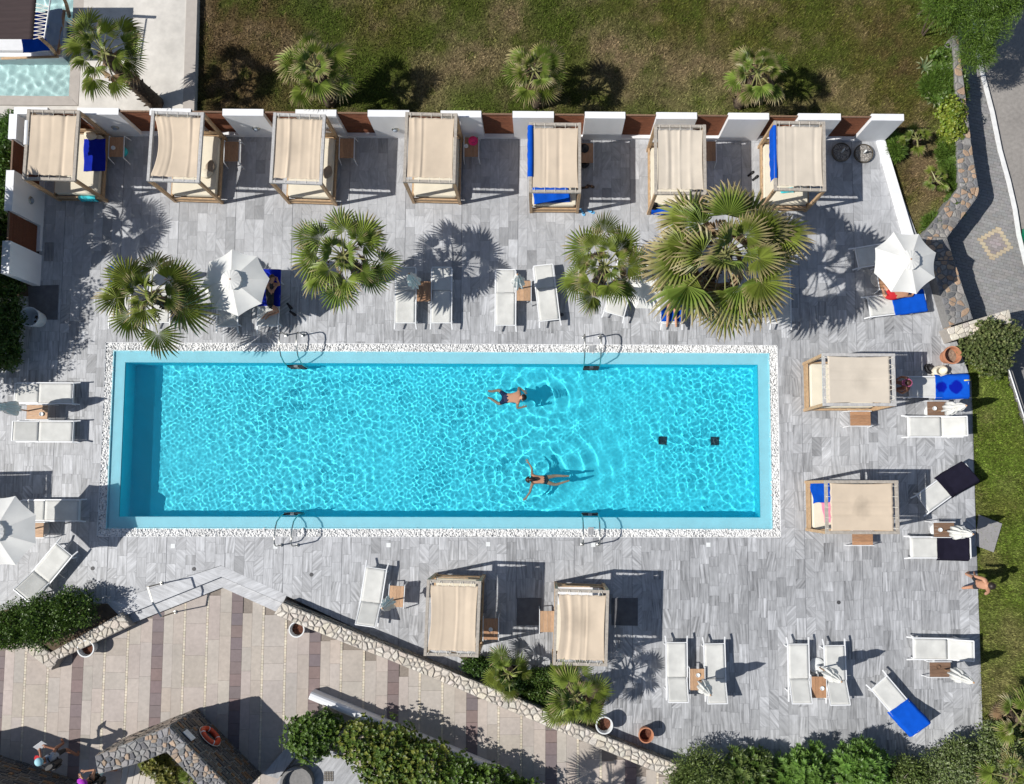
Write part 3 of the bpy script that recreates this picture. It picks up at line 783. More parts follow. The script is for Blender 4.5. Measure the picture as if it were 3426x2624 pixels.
# ---------------------------------------------------------------- stone walls
GREYS = ((.20, .20, .205), (.15, .15, .155), (.26, .25, .24), (.30, .28, .26), (.40, .28, .19), (.36, .25, .17), (.18, .175, .17))
PALE = ((.62, .57, .49), (.58, .53, .46), (.66, .61, .54), (.56, .50, .43), (.64, .58, .48))
def stone_wall(name, label, quads, z0, z1, pal, counts, mortar, gap=.02, seed=1):
    o = thing(name, label, 'wall', (0, 0, 0))
    for i, (q, n) in enumerate(zip(quads, counts)):
        w = [XY(a, c, z1) for a, c in q]
        if area(w) < 0: w = w[::-1]
        b = MB(); b.prism(w, z0, z1); b.build('wall_body', mortar, o)
        stones_on(o, w, n, z1, seed * 31 + i, pal, gap)
    return o
def face_stones(o, A, B, z0, z1, pal, rowh=.16, seed=2):
    """coursed rubble set into a vertical face from A to B (outward normal to the right of A->B)"""
    A, B = Vector((*A, 0)), Vector((*B, 0)); d = (B - A); L = d.length; d.normalize(); nrm = Vector((d.y, -d.x, 0))
    z = z0
    while z < z1 - .04:
        h = min(U(.8, 1.25) * rowh, z1 - z); s = U(-.2, 0)
        while s < L:
            w = U(.12, .42); a, e = max(s, 0), min(s + w, L)
            if e - a > .05:
                c = A + d * ((a + e) / 2) + nrm * U(-.012, .012) + Vector((0, 0, z + h / 2))
                R = Matrix((d, nrm, Vector((0, 0, 1)))).transposed()
                b = MB(); b.col = jit(rnd.choice(pal), .2); hw, hh = (e - a) / 2 - .009, h / 2 - .009
                pts = [(-hw, -hh * U(.7, 1)), (hw, -hh * U(.75, 1)), (hw * U(.85, 1), hh), (-hw * U(.85, 1), hh * U(.8, 1))]
                vs = [c + R @ Vector((p[0], -.03, p[1])) for p in pts] + [c + R @ Vector((p[0] * .9, .022, p[1] * .88)) for p in pts]
                b.add(vs, [(4, 7, 6, 5), (0, 1, 5, 4), (1, 2, 6, 5), (2, 3, 7, 6), (3, 0, 4, 7)]); b.build('stone', 'stone', o, attr='col')
            s += w
        z += h
Q = [[(3186, 120), (3205, 120), (3234, 354), (3199, 354)], [(3199, 354), (3234, 354), (3255, 521), (3201, 533)], [(3201, 533), (3255, 521), (3276, 640), (3268, 662), (3209, 625)],
     [(3209, 625), (3270, 660), (3168, 796), (3086, 790)], [(3086, 791), (3168, 797), (3192, 872), (3112, 872)], [(3112, 873), (3192, 873), (3255, 1067), (3176, 1092)]]
est = stone_wall('stone_wall', 'broad grey and ochre rubble stone wall bending between the planting bed and the street', Q, -.8, .45, GREYS, (20, 22, 22, 42, 18, 46), 'mortar_dark', .022, 3)
face_stones(est, XY(3118, 880, .45), XY(3184, 1105, .45), .02, .42, ((.34, .27, .21), (.27, .23, .2), (.40, .30, .22)), .14)
stone_wall('gate_wall', 'short limestone capped wall running to the street below the umbrella corner', [[(3166, 1100), (3376, 1035), (3386, 1079), (3184, 1142)]], -.8, .52, PALE, (26,), 'mortar_pale', .008, 5)
NQ = [(945, 2016), (1140, 2096), (1329, 2174), (1540, 2259), (1750, 2345), (1992, 2451), (2270, 2560)]
SQ = [(916, 2056), (1112, 2136), (1300, 2208), (1516, 2298), (1728, 2388), (1965, 2487), (2244, 2604)]
sw = stone_wall('boundary_wall', 'low wall capped with pale crazy-paved limestone running diagonally below the deck', [[NQ[i], NQ[i + 1], SQ[i + 1], SQ[i]] for i in range(6)], ZP - .1, .45, PALE, (30, 30, 32, 32, 34, 38), 'mortar_pale', .024, 7)
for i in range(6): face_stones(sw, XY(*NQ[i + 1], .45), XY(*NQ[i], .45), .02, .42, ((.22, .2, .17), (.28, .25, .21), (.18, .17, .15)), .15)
plw = stone_wall('planter_wall', 'pale stone V-shaped planter wall holding the dark round bush beside the steps', [[(-30, 2092), (14, 2080), (198, 2203), (172, 2243)], [(168, 2184), (198, 2206), (438, 2094), (408, 2050)]], ZP - .1, .10, PALE, (26, 34), 'mortar_pale', .018, 9)
b = MB(); b.prism([XY(-40, 2090, 0), XY(180, 2198, 0), XY(400, 2062, 0), XY(360, 2020, 0), XY(150, 2020, 0), XY(-40, 2050, 0)], ZP, .02); struct(b.build('planter_soil', 'soil'))

# grey stone V wall at the bottom left, two metres high
ZV = 1.72
V1 = [(567, 2431), (318, 2530), (330, 2590), (470, 2552), (557, 2516)]
V2 = [(567, 2431), (557, 2516), (640, 2600), (700, 2668), (800, 2668)]
vw = thing('stone_wall', 'tall dark grey rubble wall with a pointed corner carrying the life ring, bottom left', 'wall', (0, 0, 0))
GV = ((.24, .24, .245), (.18, .18, .185), (.32, .31, .30), (.42, .31, .22), (.14, .14, .15), (.36, .28, .21), (.28, .27, .26))
for i, (q, n) in enumerate(((V1, 52), (V2, 74))):
    w = [XY(a, c, ZV) for a, c in q]
    if area(w) < 0: w = w[::-1]
    b = MB(); b.prism(w, ZP - .1, ZV); b.build('wall_body', 'mortar_dark', vw)
    stones_on(vw, w, n, ZV, 70 + i, GV, .016)
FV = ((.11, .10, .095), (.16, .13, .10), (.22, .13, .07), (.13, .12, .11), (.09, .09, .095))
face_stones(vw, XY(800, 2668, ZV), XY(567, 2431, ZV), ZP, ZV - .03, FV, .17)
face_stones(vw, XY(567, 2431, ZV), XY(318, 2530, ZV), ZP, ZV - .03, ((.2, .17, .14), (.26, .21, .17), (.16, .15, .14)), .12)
# dark stone wall in the bottom left corner
A0, B0 = XY(-150, 2478, ZP), XY(262, 2612, ZP)
cw = thing('stone_wall', 'dark brown rubble wall face in shade at the bottom left corner', 'wall', (0, 0, 0))
dirn = Vector((B0[0] - A0[0], B0[1] - A0[1])).normalized(); off = Vector((dirn.y, -dirn.x)) * .55
w = [A0, B0, (B0[0] + off.x, B0[1] + off.y), (A0[0] + off.x, A0[1] + off.y)]
w = w[::-1] if area(w) < 0 else w
b = MB(); b.prism(w, ZP - .1, 2.0); b.build('wall_body', 'mortar_dark', cw)
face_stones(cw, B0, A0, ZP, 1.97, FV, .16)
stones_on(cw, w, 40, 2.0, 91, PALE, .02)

# ---------------------------------------------------------------- street on the east side
ZS = -0.75
b = MB(); b.prism([XY(3110, -80, ZS), XY(3110, 1500, ZS), XY(3560, 1500, ZS), XY(3560, 900, ZS), XY(3440, 870, ZS), XY(3396, 700, ZS), XY(3372, 600, ZS), XY(3318, 375, ZS), XY(3262, 130, ZS), XY(3225, -80, ZS)], ZS - .12, ZS - .015)
pvm = struct(b.build('pavement', mat('paver_sand', (0.20, 0.195, 0.19), 0.95, var=0.2, vscale=20, world_co=True)))
bricks = MB(); br_parts = []
px0, py0 = XY(3330, 815, ZS)
ang = math.radians(-14)
ca, sa = math.cos(ang), math.sin(ang)
KP = [(3225, -80), (3262, 130), (3290, 267), (3318, 375), (3343, 500), (3372, 604), (3394, 700), (3407, 787), (3430, 883), (3470, 1010)]
kerb_poly = [XY(3120, -80, ZS)] + [XY(3120, 1100, ZS), XY(3480, 1060, ZS)] + [XY(a - 6, c, ZS) for a, c in KP[::-1]]
for i in range(-40, 75):
    for j in range(-22, 22):
        hb = .5 if i % 2 == 0 else 0
        u, v = (j + hb) * .205, i * .104
        x, y = px0 + u * ca - v * sa, py0 + u * sa + v * ca
        if not inside(kerb_poly, x, y): continue
        rg, uu = (5 - abs(i)) * .5, abs(j + hb)
        rc = [(x + (a * .0985) * ca - (c * .048) * sa, y + (a * .0985) * sa + (c * .048) * ca) for a, c in ((-1, -1), (1, -1), (1, 1), (-1, 1))]
        if abs(i) <= 5 and abs(uu - rg) < .1: br_parts.append((rc, jit((.48, .40, .28), .08)))
        elif abs(i) <= 1 and uu <= (1 - .5 * abs(i)): br_parts.append((rc, jit((.38, .33, .33), .06)))
        else: bricks.col = jit((.30, .265, .255) if (abs(i) <= 5 and uu < rg) else (.27, .265, .26), .10); bricks.prism(rc, ZS - .05, ZS + U(-.002, .002))
tag(bricks.build('paver_field', 'slab', pvm, attr='col'), kind='stuff')
for rc, c in br_parts: t = MB(); t.col = c; t.prism(rc, ZS - .05, ZS + .001); t.build('paver', 'slab', pvm, attr='col')
b = MB()
for i in range(len(KP) - 1):
    b.prism([XY(KP[i][0] - 6, KP[i][1], ZS), XY(KP[i + 1][0] - 6, KP[i + 1][1], ZS), XY(KP[i + 1][0] + 9, KP[i + 1][1], ZS), XY(KP[i][0] + 9, KP[i][1], ZS)], ZS - .2, ZS + .01)
struct(b.build('kerb', 'white_paint'))
b = MB(); b.prism([XY(3180, -90, ZS - .14)] + [XY(3480, 1020, ZS - .14), XY(4200, 1020, ZS - .14), XY(4200, -90, ZS - .14)], ZS - .3, ZS - .13)
b.prism([XY(3480, 1021, ZS - .14), XY(3330, 2900, ZS - .14), XY(4200, 2900, ZS - .14), XY(4200, 1021, ZS - .14)], ZS - .3, ZS - .134)
struct(b.build('road', 'asphalt'))
# retaining edge of the east lawn with a thin white rail
rw = thing('retaining_wall', 'low wall with a thin white rail along the street side of the east lawn', 'wall', (0, 0, 0))
RA, RB = XY(3346, 1160), XY(3436, 1440)
b = MB(); b.prism([RA, RB, (RB[0] + .16, RB[1]), (RA[0] + .16, RA[1])], -.8, -.02); b.build('wall_body', 'mortar_dark', rw)
b = MB(); b.tube([(RA[0], RA[1], .08), (RB[0], RB[1], .08)], .022, 8); b.build('rail', 'white_metal', rw, smooth=True)
for k in range(4):
    b = MB(); f = (k + .5) / 4; b.tube([(RA[0] + (RB[0] - RA[0]) * f, RA[1] + (RB[1] - RA[1]) * f, -.05), (RA[0] + (RB[0] - RA[0]) * f, RA[1] + (RB[1] - RA[1]) * f, .08)], .015, 6); b.build('post', 'white_metal', rw)

# ---------------------------------------------------------------- concrete terrace and plunge pool, north west
ZC = 0.10
b = MB(); b.prism([XY(262, 372, ZC), XY(652, 380, ZC), XY(664, -80, ZC), XY(285, -80, ZC)], -.6, ZC); ct = struct(b.build('concrete_terrace', 'concrete'))
b = MB(); b.prism([XY(612, 378, ZC), XY(650, 380, ZC), XY(663, -80, ZC), XY(627, -80, ZC)], ZC, ZC + .02, inset=.005, dz=.005); b.build('edge_band', 'coping', ct)
pp = thing('plunge_pool', 'small pale turquoise plunge pool in the top left corner', 'pool', (0, 0, 0))
xl, xr = XY(-300, 200, ZC)[0], XY(231, 300, ZC)[0]; yb, yt = XY(100, 321, ZC)[1], XY(100, -120, ZC)[1]
b = MB(); b.box(((xl + xr) / 2, (yb + yt) / 2, -.5), (xr - xl, yt - yb, .1)); o = b.build('pool_floor', 'aqua', pp); wet(o)
b = MB(); b.box((xr + .05, (yb + yt) / 2, -.2), (.1, yt - yb + .2, .6 - .006)); b.box(((xl + xr) / 2, yb - .05, -.2), (xr - xl, .1, .59)); wet(b.build('pool_wall', 'aqua', pp))
cx1 = XY(262, 350, ZC)[0]; cy0 = XY(100, 352, ZC)[1]
b = MB(); b.prism([(xl, cy0), (cx1 - .01, cy0), (xr, yb), (xl, yb)], -.3, ZC); b.build('coping', 'coping', pp)
b = MB(); b.prism([(cx1 - .01, cy0 + .01), (cx1 + .06, yt), (xr, yt), (xr, yb + .004)], -.3, ZC - .002); b.build('coping', 'coping', pp)
b = MB(); b.prism([(xl, cy0 - .01), (cx1, cy0 - .01), (cx1, NWALL_Y + .25), (xl, NWALL_Y + .25)], -.3, ZC - .03); struct(b.build('side_terrace', 'concrete'))
nx, ny = 160, 130
gx, gy = np.meshgrid(np.linspace(xl, xr, nx), np.linspace(yb, yt, ny))
r = np.random.default_rng(8); Z = waves(26, .18, .5, .0009) + waves(8, .5, .9, .0006)
idx = np.arange(nx * ny).reshape(ny, nx)
F = np.stack([idx[:-1, :-1], idx[:-1, 1:], idx[1:, 1:], idx[1:, :-1]], -1).reshape(-1, 4)
o = np_mesh('water_surface', np.stack([gx.ravel(), gy.ravel(), Z.ravel() + ZC - .06], 1), F, 'water2', pp, smooth=True); o.cycles.is_caustics_caster = True
# ================================================================== FURNITURE
def rrect(w, h, r, n=3):
    out = []
    for sx, sy, a0 in ((1, 1, 0), (-1, 1, PI / 2), (-1, -1, PI), (1, -1, 1.5 * PI)):
        for k in range(n + 1):
            a = a0 + k * PI / 2 / n
            out.append((sx * (w / 2 - r) + r * math.cos(a), sy * (h / 2 - r) + r * math.sin(a)))
    return out
DW, DL, DH = 1.58, 2.18, 2.0
DG = 'canopied daybeds around the pool'
def daybed(label, corners, rz, top='wood_weathered', can='canopy', seed=0, pull=0.0, ridges=4, slack=.03, shift=0.0, zig=False):
    c = sum((P(a, e, DH) for a, e in corners), Vector()) / 4 if len(corners) == 4 else Vector(corners)
    t = thing('daybed', label, 'daybed', (c.x, c.y, 0), rz, DG)
    r = random.Random(seed)
    for sx in (-1, 1):
        for sy in (-1, 1):
            b = MB(); b.beam((sx * (DW / 2 - .045), sy * (DL / 2 - .045), 0), (sx * (DW / 2 - .045), sy * (DL / 2 - .045), DH - .1), .09); b.build('post', 'wood_tan', t)
    for sx in (-1, 1): b = MB(); b.box((sx * (DW / 2 - .045), 0, DH - .05), (.085, DL, .095)); b.build('top_beam', top, t)
    for sy in (-1, 1): b = MB(); b.box((0, sy * (DL / 2 - .045), DH - .056), (DW - .172, .085, .085)); b.build('top_beam', top, t)
    for sx in (-1, 1): b = MB(); b.box((sx * (DW / 2 - .045), 0, .27), (.055, DL - .18, .15)); b.build('bed_rail', 'wood_tan', t)
    for sy in (-1, 1): b = MB(); b.box((0, sy * (DL / 2 - .045), .30), (DW - .18, .05, .14)); b.build('bed_rail', 'wood_tan', t)
    b = MB(); b.box((0, -DL / 2 + .03, .12), (DW - .18, .045, .08)); b.build('foot_rail', 'wood_tan', t)
    b = MB(); b.box((0, DL / 2 - .06, .62), (DW - .18, .03, .22)); b.build('headboard', 'wood_tan', t)
    b = MB()
    for k in range(7): b.box((0, -DL / 2 + .2 + k * .29, .275), (DW - .15, .09, .02))
    b.build('slat_base', 'wood_tan', t)
    # mattress: soft rounded block with wrinkles
    b = MB(); mw, ml = 1.40, 1.96
    p0 = rrect(mw, ml, .10, 3)
    rings = [(0, .30), (.0, .33), (.0, .44), (.035, .485)]
    n = len(p0); vs = []
    for ins, z in rings:
        q = shrink(p0, ins) if ins else p0
        vs += [(x, y, z) for x, y in q]
    fs = [tuple(range(n))[::-1]] + [(k * n + i, k * n + (i + 1) % n, (k + 1) * n + (i + 1) % n, (k + 1) * n + i) for k in range(3) for i in range(n)]
    b.add(vs, fs)
    def mtop(u, v):
        x, y = (u - .5) * (mw - .05), (v - .5) * (ml - .05)
        e = min(1, 8 * min(u, 1 - u, v, 1 - v))
        return (x, y, .484 + .012 * e + .010 * e * noise.noise(Vector((x * 3 + seed, y * 2.2, 1))) + .006 * e * noise.noise(Vector((x * 9 + seed, y * 6, 2))))
    b.grid(mtop, 16, 22); b.build('mattress', 'cream', t, smooth=True)
    # canopy cloth, laced to the two short beams
    rd = [(r.uniform(.12, .88), r.uniform(.018, .05), r.choice((-1, 1)) * r.uniform(.008, .024), r.uniform(.6, 1.6)) for _ in range(ridges)]
    cw, cl = DW - .17, DL - .30
    def cloth(u, v):
        y = (v - .5) * cl
        edge = 4 * v * (1 - v)
        x = (u - .5) * cw + shift
        x += pull * edge * (1 - u) * .9 - .03 * edge * (u - .5) * 2
        z = DH - .03 - slack * edge * (1 - (2 * u - 1) ** 2) - .012 * edge
        for c0, wd, am, pw in rd: z += am * math.exp(-((u - c0) / wd) ** 2) * (.45 + .55 * abs(2 * v - 1) ** pw if am > 0 else .85) * (1 + .3 * math.sin(v * 5 + c0 * 20))
        z += .004 * noise.noise(Vector((u * 6 + seed, v * 5, .3)))
        y += .018 * abs(math.sin(u * PI * 5)) * (1 if v < .5 else -1) * (abs(2 * v - 1) ** 6)
        return (x, y, z)
    b = MB(); b.sheet(cloth, 56, 30, .006); cnp = b.build('canopy', can, t, smooth=True)
    nl = 9 if zig else 5
    for sy in (0, 1):
        for k in range(nl):
            u = .06 + .88 * k / (nl - 1)
            p = Vector(cloth(u, sy)); q = Vector((p.x + (.06 * (1 if k % 2 else -1) if zig else 0), (DL / 2 - .045) * (1 if sy else -1), DH + .008)); q2 = Vector((q.x, (DL / 2 + .002) * (1 if sy else -1), DH - .05))
            b = MB(); b.tube([p + Vector((0, -.02 if sy else .02, 0)), (p + q) / 2 + Vector((0, 0, .012)), q, q2], .0065, 5); b.build('lace', 'lace', cnp)
    return t
def stain_mat(key, base, cx, cy, r0, k):
    m = MT[base].copy(); m.name = key; nt = m.node_tree; N, Lk = nt.nodes, nt.links; bs = N['Principled BSDF']
    src = bs.inputs['Base Color'].links[0].from_socket
    tc = N.new('ShaderNodeTexCoord'); nz_ = N.new('ShaderNodeTexNoise'); nz_.inputs['Scale'].default_value = 5; nz_.inputs['Detail'].default_value = 5; Lk.new(tc.outputs['Object'], nz_.inputs['Vector'])
    mp = N.new('ShaderNodeMapping'); mp.inputs['Scale'].default_value = (1, 1, 0); Lk.new(tc.outputs['Object'], mp.inputs[0])
    ds = N.new('ShaderNodeVectorMath'); ds.operation = 'DISTANCE'; Lk.new(mp.outputs[0], ds.inputs[0]); ds.inputs[1].default_value = (cx, cy, 0)
    ad = N.new('ShaderNodeMath'); ad.operation = 'MULTIPLY_ADD'; Lk.new(nz_.outputs['Fac'], ad.inputs[0]); ad.inputs[1].default_value = .5; Lk.new(ds.outputs['Value'], ad.inputs[2])
    mr = N.new('ShaderNodeMapRange'); mr.inputs[1].default_value = .2; mr.inputs[2].default_value = .2 + r0; mr.inputs[3].default_value = k; mr.inputs[4].default_value = 1; Lk.new(ad.outputs[0], mr.inputs[0])
    mx = N.new('ShaderNodeVectorMath'); mx.operation = 'SCALE'; Lk.new(src, mx.inputs[0]); Lk.new(mr.outputs[0], mx.inputs['Scale']); Lk.new(mx.outputs[0], bs.inputs['Base Color'])
    MT[key] = m; return key
stain_mat('canopy_s1', 'canopy_pale', .05, .1, .45, .80); stain_mat('canopy_s2', 'canopy', .0, .0, .42, .66); stain_mat('canopy_s3', 'canopy', -.1, .1, .6, .84); stain_mat('canopy_s4', 'canopy', .0, .15, .6, .74); stain_mat('canopy_s5', 'canopy', .1, -.3, .8, .90)
DB = {}
DB[1] = daybed('pale wood daybed at the west end of the wall with a navy towel on it', [(94, 371), (262, 371), (250, 600), (75, 598)], -.02, 'wood_weathered', 'canopy', 1, 0, 4)
DB[2] = daybed('grey-framed daybed with a rumpled beige canopy pulled in at its left side', [(502, 375), (683, 377), (671, 606), (488, 604)], -.03, 'wood_grey', 'canopy', 2, .17, 6, .05)
DB[3] = daybed('grey-framed daybed with a flat beige canopy, third from the west along the wall', [(910, 380), (1094, 381), (1080, 615), (897, 612)], -.03, 'wood_grey', 'canopy_s3', 3, .0, 6)
DB[4] = daybed('brown-framed daybed with a smooth canopy beside the pink hat on its table', [(1355, 374), (1532, 377), (1524, 615), (1346, 610)], -.02, 'wood_weathered', 'canopy_s5', 4, .0, 4)
DB[5] = daybed('daybed with blue towels hung along its left side and lying on its foot', [(1769, 410), (1944, 409), (1946, 644), (1769, 646)], 0.0, 'wood_weathered', 'canopy', 5, .0, 5)
DB[6] = daybed('pale daybed with loose rippled canopy just above the biggest palm', [(2187, 417), (2367, 417), (2365, 650), (2187, 650)], 0.0, 'wood_weathered', 'canopy_pale', 6, .0, 6, .04)
DB[7] = daybed('eastmost daybed along the wall with a blue towel hanging on its left side', [(2589, 403), (2767, 406), (2766, 640), (2584, 638)], -.01, 'wood_weathered', 'canopy_pale', 7, .0, 4)
DB[8] = daybed('pale daybed lying crosswise east of the pool with a stained canopy', [(2753, 1181), (2997, 1185), (2999, 1358), (2753, 1358)], -PI / 2, 'wood_grey', 'canopy_s1', 8, .0, 4, .04, zig=True)
DB[9] = daybed('beige daybed lying crosswise at the south-east pool corner with blue and pink towels inside', [(2755, 1606), (3005, 1604), (3013, 1790), (2768, 1790)], -PI / 2, 'wood_weathered', 'canopy_s2', 9, .0, 3)
DB[10] = daybed('beige daybed south of the pool standing against the diagonal stone wall', [(1425, 1941), (1615, 1940), (1600, 2199), (1415, 2199)], -.03, 'wood_weathered', 'canopy', 10, .06, 6, .05, zig=True)
DB[11] = daybed('beige daybed south of the pool with a white cushioned end showing', [(1858, 1970), (2040, 1974), (2031, 2230), (1848, 2228)], -.03, 'wood_weathered', 'canopy_s4', 11, .08, 6, .05, zig=True)
q = P(-150, 1740)
DB[12] = daybed('daybed beyond the west edge of the view, known by its shadow on the deck', [q.x, q.y + .35, 0], -PI / 2 + .02, 'wood_weathered', 'canopy', 12)

# ---------------------------------------------------------------- sun loungers
LG = 'white sun loungers'
def lounger(label, px, py, ang, back=0.0, z=.33, tint='sling'):
    q = P(px, py, z)
    t = thing('sun_lounger', label, 'sun lounger', (q.x, q.y, 0), math.radians(ang) - PI / 2, LG)
    t['back'] = back
    for sx in (-1, 1):
        b = MB(); b.beam((sx * .325, -.80, .325), (sx * .325, .95, .325), .036, .045); b.beam((sx * .325, -.80, .325), (sx * .345, -.99, .27), .036, .045); b.build('side_rail', 'white_metal', t)
        for sy in (-.72, .62):
            b = MB(); b.beam((sx * .335, sy, 0), (sx * .318, sy + .02, .31), .035); b.build('leg', 'white_metal', t)
    for cy_, cz_, cw_ in ((-.79, .325, .032), (.66, .30, .028), (-.72, .12, .025)): b = MB(); b.beam((-.31, cy_, cz_), (.31, cy_, cz_), cw_); b.build('cross_bar', 'white_metal', t)
    sag = lambda u, v: -.016 * (1 - (2 * u - 1) ** 2) * (4 * v * (1 - v)) + .003 * noise.noise(Vector((u * 5 + px, v * 6, 2)))
    b = MB(); b.sheet(lambda u, v: ((u - .5) * .60, -.785 + v * 1.03, .349 + sag(u, v)), 10, 14, .006); b.build('seat_sling', tint, t, smooth=True)
    ca, sa = math.cos(back), math.sin(back)
    def bk(u, v):
        s = v * .73; return ((u - .5) * .60, .255 + s * ca, .352 + s * sa + sag(u, v) * .7)
    bkb = MB(); bkb.sheet(bk, 10, 10, .006)
    b = MB()
    for sx in (-1, 1): b.beam((sx * .305, .25, .345), (sx * .305, .25 + .75 * ca, .345 + .75 * sa), .028)
    b.beam((-.305, .25 + .745 * ca, .345 + .745 * sa), (.305, .25 + .745 * ca, .345 + .745 * sa), .03)
    bf = b.build('back_frame', 'white_metal', t); bkb.build('back_sling', tint, bf, smooth=True)
    if back > .15:
        b = MB()
        for sx in (-1, 1): b.beam((sx * .28, .72, .31), (sx * .28, .25 + .5 * ca, .33 + .5 * sa), .02)
        b.build('back_strut', 'white_metal', t)
    return t
def towel_on(lg, label, s0, s1, m, name='towel', w=.68, dx=0.0, skew=0.0, seed=0, cat='towel'):
    """towel lying along the lounger's profile from arc length s0 to s1, its sides hanging over the rails"""
    back = lg['back']; ca, sa = math.cos(back), math.sin(back)
    def fn(u, v):
        s = s0 + (s1 - s0) * v + skew * (u - .5)
        if s < 1.035: y, z = -.785 + s, .358
        else: y, z = .25 + (s - 1.035) * ca, .362 + (s - 1.035) * sa
        x = (u - .5) * w + dx
        over = max(0, abs(x) - .335)
        z -= over * 1.4
        z += .008 * noise.noise(Vector((x * 5 + seed, s * 4, seed))) + .006 * abs(noise.noise(Vector((x * 11 + seed, s * 7, seed + 3)))) + .006
        x += .012 * noise.noise(Vector((s * 4, seed, 2)))
        y += .012 * noise.noise(Vector((x * 6, seed, 5)))
        return (x, y, z)
    b = MB(); b.sheet(fn, 22, 26, .008)
    o = b.build(name, m, None, smooth=True)
    o.location = lg.location; o.rotation_euler = lg.rotation_euler
    return tag(o, label, cat, 'towels on the loungers')
B_ = 'white sun lounger '
LN = {}
def ln(k, *a, **kw): LN[k] = lounger(*a, **kw)
ln(1, B_ + 'north of the pool with a folded white umbrella leaning over its head', 1357, 998, 90)
ln(2, B_ + 'north of the pool, right of the table, crossed by palm shadow', 1477, 998, 90)
ln(3, B_ + 'north of the pool, directly left of the upright folded umbrella', 1691, 1006, 90)
ln(4, B_ + 'north of the pool turned slightly, left of the small round palm', 1829, 990, 97)
ln(5, B_ + 'half hidden under the westmost palm, a blue towel at its head', 402, 995, 90)
ln(6, B_ + 'under the middle of the westmost palm', 536, 996, 90)
ln(7, B_ + 'with only its foot showing below the left open umbrella', 762, 1010, 90)
ln(8, B_ + 'carrying the woman in the black swimsuit', 900, 1008, 89, back=.12)
ln(9, B_ + 'mostly hidden under the palm with the round crown, its foot end showing', 2075, 972, 75)
ln(10, B_ + 'with bare legs on a blue towel under the biggest palm', 2246, 1000, 90)
ln(11, B_ + 'grey in palm shade at the right edge of the biggest palm', 2611, 1000, 90)
ln(12, B_ + 'above the white umbrella at the east corner', 2948, 850, 10, back=.1)
ln(13, B_ + 'carrying the man in red shorts below the east umbrella', 2990, 1018, 7, back=.1)
ln(14, B_ + 'with a wet blue towel and a sitting woman, by the east lawn', 3127, 1295, 0, back=.42)
ln(15, B_ + 'empty with raised back below the wooden table by the east lawn', 3122, 1428, 0, back=.42)
ln(16, B_ + 'standing askew with a black towel by the east lawn', 3155, 1637, 35, back=.40)
ln(17, B_ + 'with a dark purple towel over its raised back by the east lawn', 3132, 1832, 0, back=.35)
ln(18, B_ + 'empty, lying crosswise at the lower right by the lawn', 3142, 2172, -1, back=.35)
ln(19, B_ + 'standing askew with a bright blue towel in front of the hedge', 2998, 2352, -50, back=.42)
ln(20, B_ + 'at the bottom right, left one of the pair around the tea table', 2672, 2243, -90, back=.42)
ln(21, B_ + 'at the bottom right with a folded umbrella reaching over it', 2795, 2248, -89, back=.45)
ln(22, B_ + 'below the pool, left one of the pair beside the palm shadow', 2264, 2238, -90, back=.38)
ln(23, B_ + 'below the pool, right one of the pair beside the palm shadow', 2392, 2242, -89, back=.35)
ln(24, B_ + 'tilted with raised back beside the diagonal wall', 1245, 1988, -98, back=.45)
ln(25, B_ + 'west of the pool, upper one of the pair around the table', 158, 1316, 180)
ln(26, B_ + 'west of the pool, lower one of the pair, its head part grey', 158, 1444, 180, back=.2)
ln(27, B_ + 'west of the pool half in the shadow of the cut-off umbrella', 178, 1708, 180)
ln(28, B_ + 'standing askew near the steps at the lower left', 158, 1908, 232, back=.4)
towel_on(LN[5], 'blue towel on the head of the lounger under the westmost palm', 1.1, 1.78, 'towel', seed=1)
tw8 = towel_on(LN[8], 'dark blue towel under the woman in black', .62, 1.79, 'towel_wet', w=.72, seed=2)
towel_on(LN[10], 'blue towel under the bare legs below the biggest palm', .05, 1.7, 'towel', w=.66, seed=3)
towel_on(LN[13], 'blue towel under the man in red shorts', .75, 1.78, 'towel', w=.74, seed=4, skew=.05)
def print_mat():
    m = MT['towel'].copy(); m.name = 'damp_towel'; nt = m.node_tree; N, Lk = nt.nodes, nt.links; bs = N['Principled BSDF']
    src = bs.inputs['Base Color'].links[0].from_socket
    tc = N.new('ShaderNodeTexCoord'); nz_ = N.new('ShaderNodeTexNoise'); nz_.inputs['Scale'].default_value = 6
    Lk.new(tc.outputs['Object'], nz_.inputs['Vector'])
    fac = None
    for cc, rr in (((.0, .20, .36), .22), ((.02, .60, .52), .25)):
        ds = N.new('ShaderNodeVectorMath'); ds.operation = 'DISTANCE'; Lk.new(tc.outputs['Object'], ds.inputs[0]); ds.inputs[1].default_value = cc
        ad = N.new('ShaderNodeMath'); ad.operation = 'MULTIPLY_ADD'; Lk.new(nz_.outputs['Fac'], ad.inputs[0]); ad.inputs[1].default_value = .16; Lk.new(ds.outputs['Value'], ad.inputs[2])
        mr = N.new('ShaderNodeMapRange'); mr.inputs[1].default_value = rr; mr.inputs[2].default_value = rr + .05; mr.inputs[3].default_value = 1; mr.inputs[4].default_value = 0; Lk.new(ad.outputs[0], mr.inputs[0])
        if fac is None: fac = mr.outputs[0]
        else:
            mx = N.new('ShaderNodeMath'); mx.operation = 'MAXIMUM'; Lk.new(fac, mx.inputs[0]); Lk.new(mr.outputs[0], mx.inputs[1]); fac = mx.outputs[0]
    mc = N.new('ShaderNodeMix'); mc.data_type = 'RGBA'; Lk.new(fac, mc.inputs[0]); Lk.new(src, mc.inputs[6]); mc.inputs[7].default_value = (.002, .010, .30, 1)
    Lk.new(mc.outputs[2], bs.inputs['Base Color']); return m
MT['damp_towel'] = print_mat()
towel_on(LN[14], 'bright blue towel with a wet body print on the lounger by the lawn', .80, 1.80, 'damp_towel', w=.80, seed=5)
towel_on(LN[12], 'corner of a blue towel peeking out above the east umbrella', 1.05, 1.7, 'towel', seed=15)
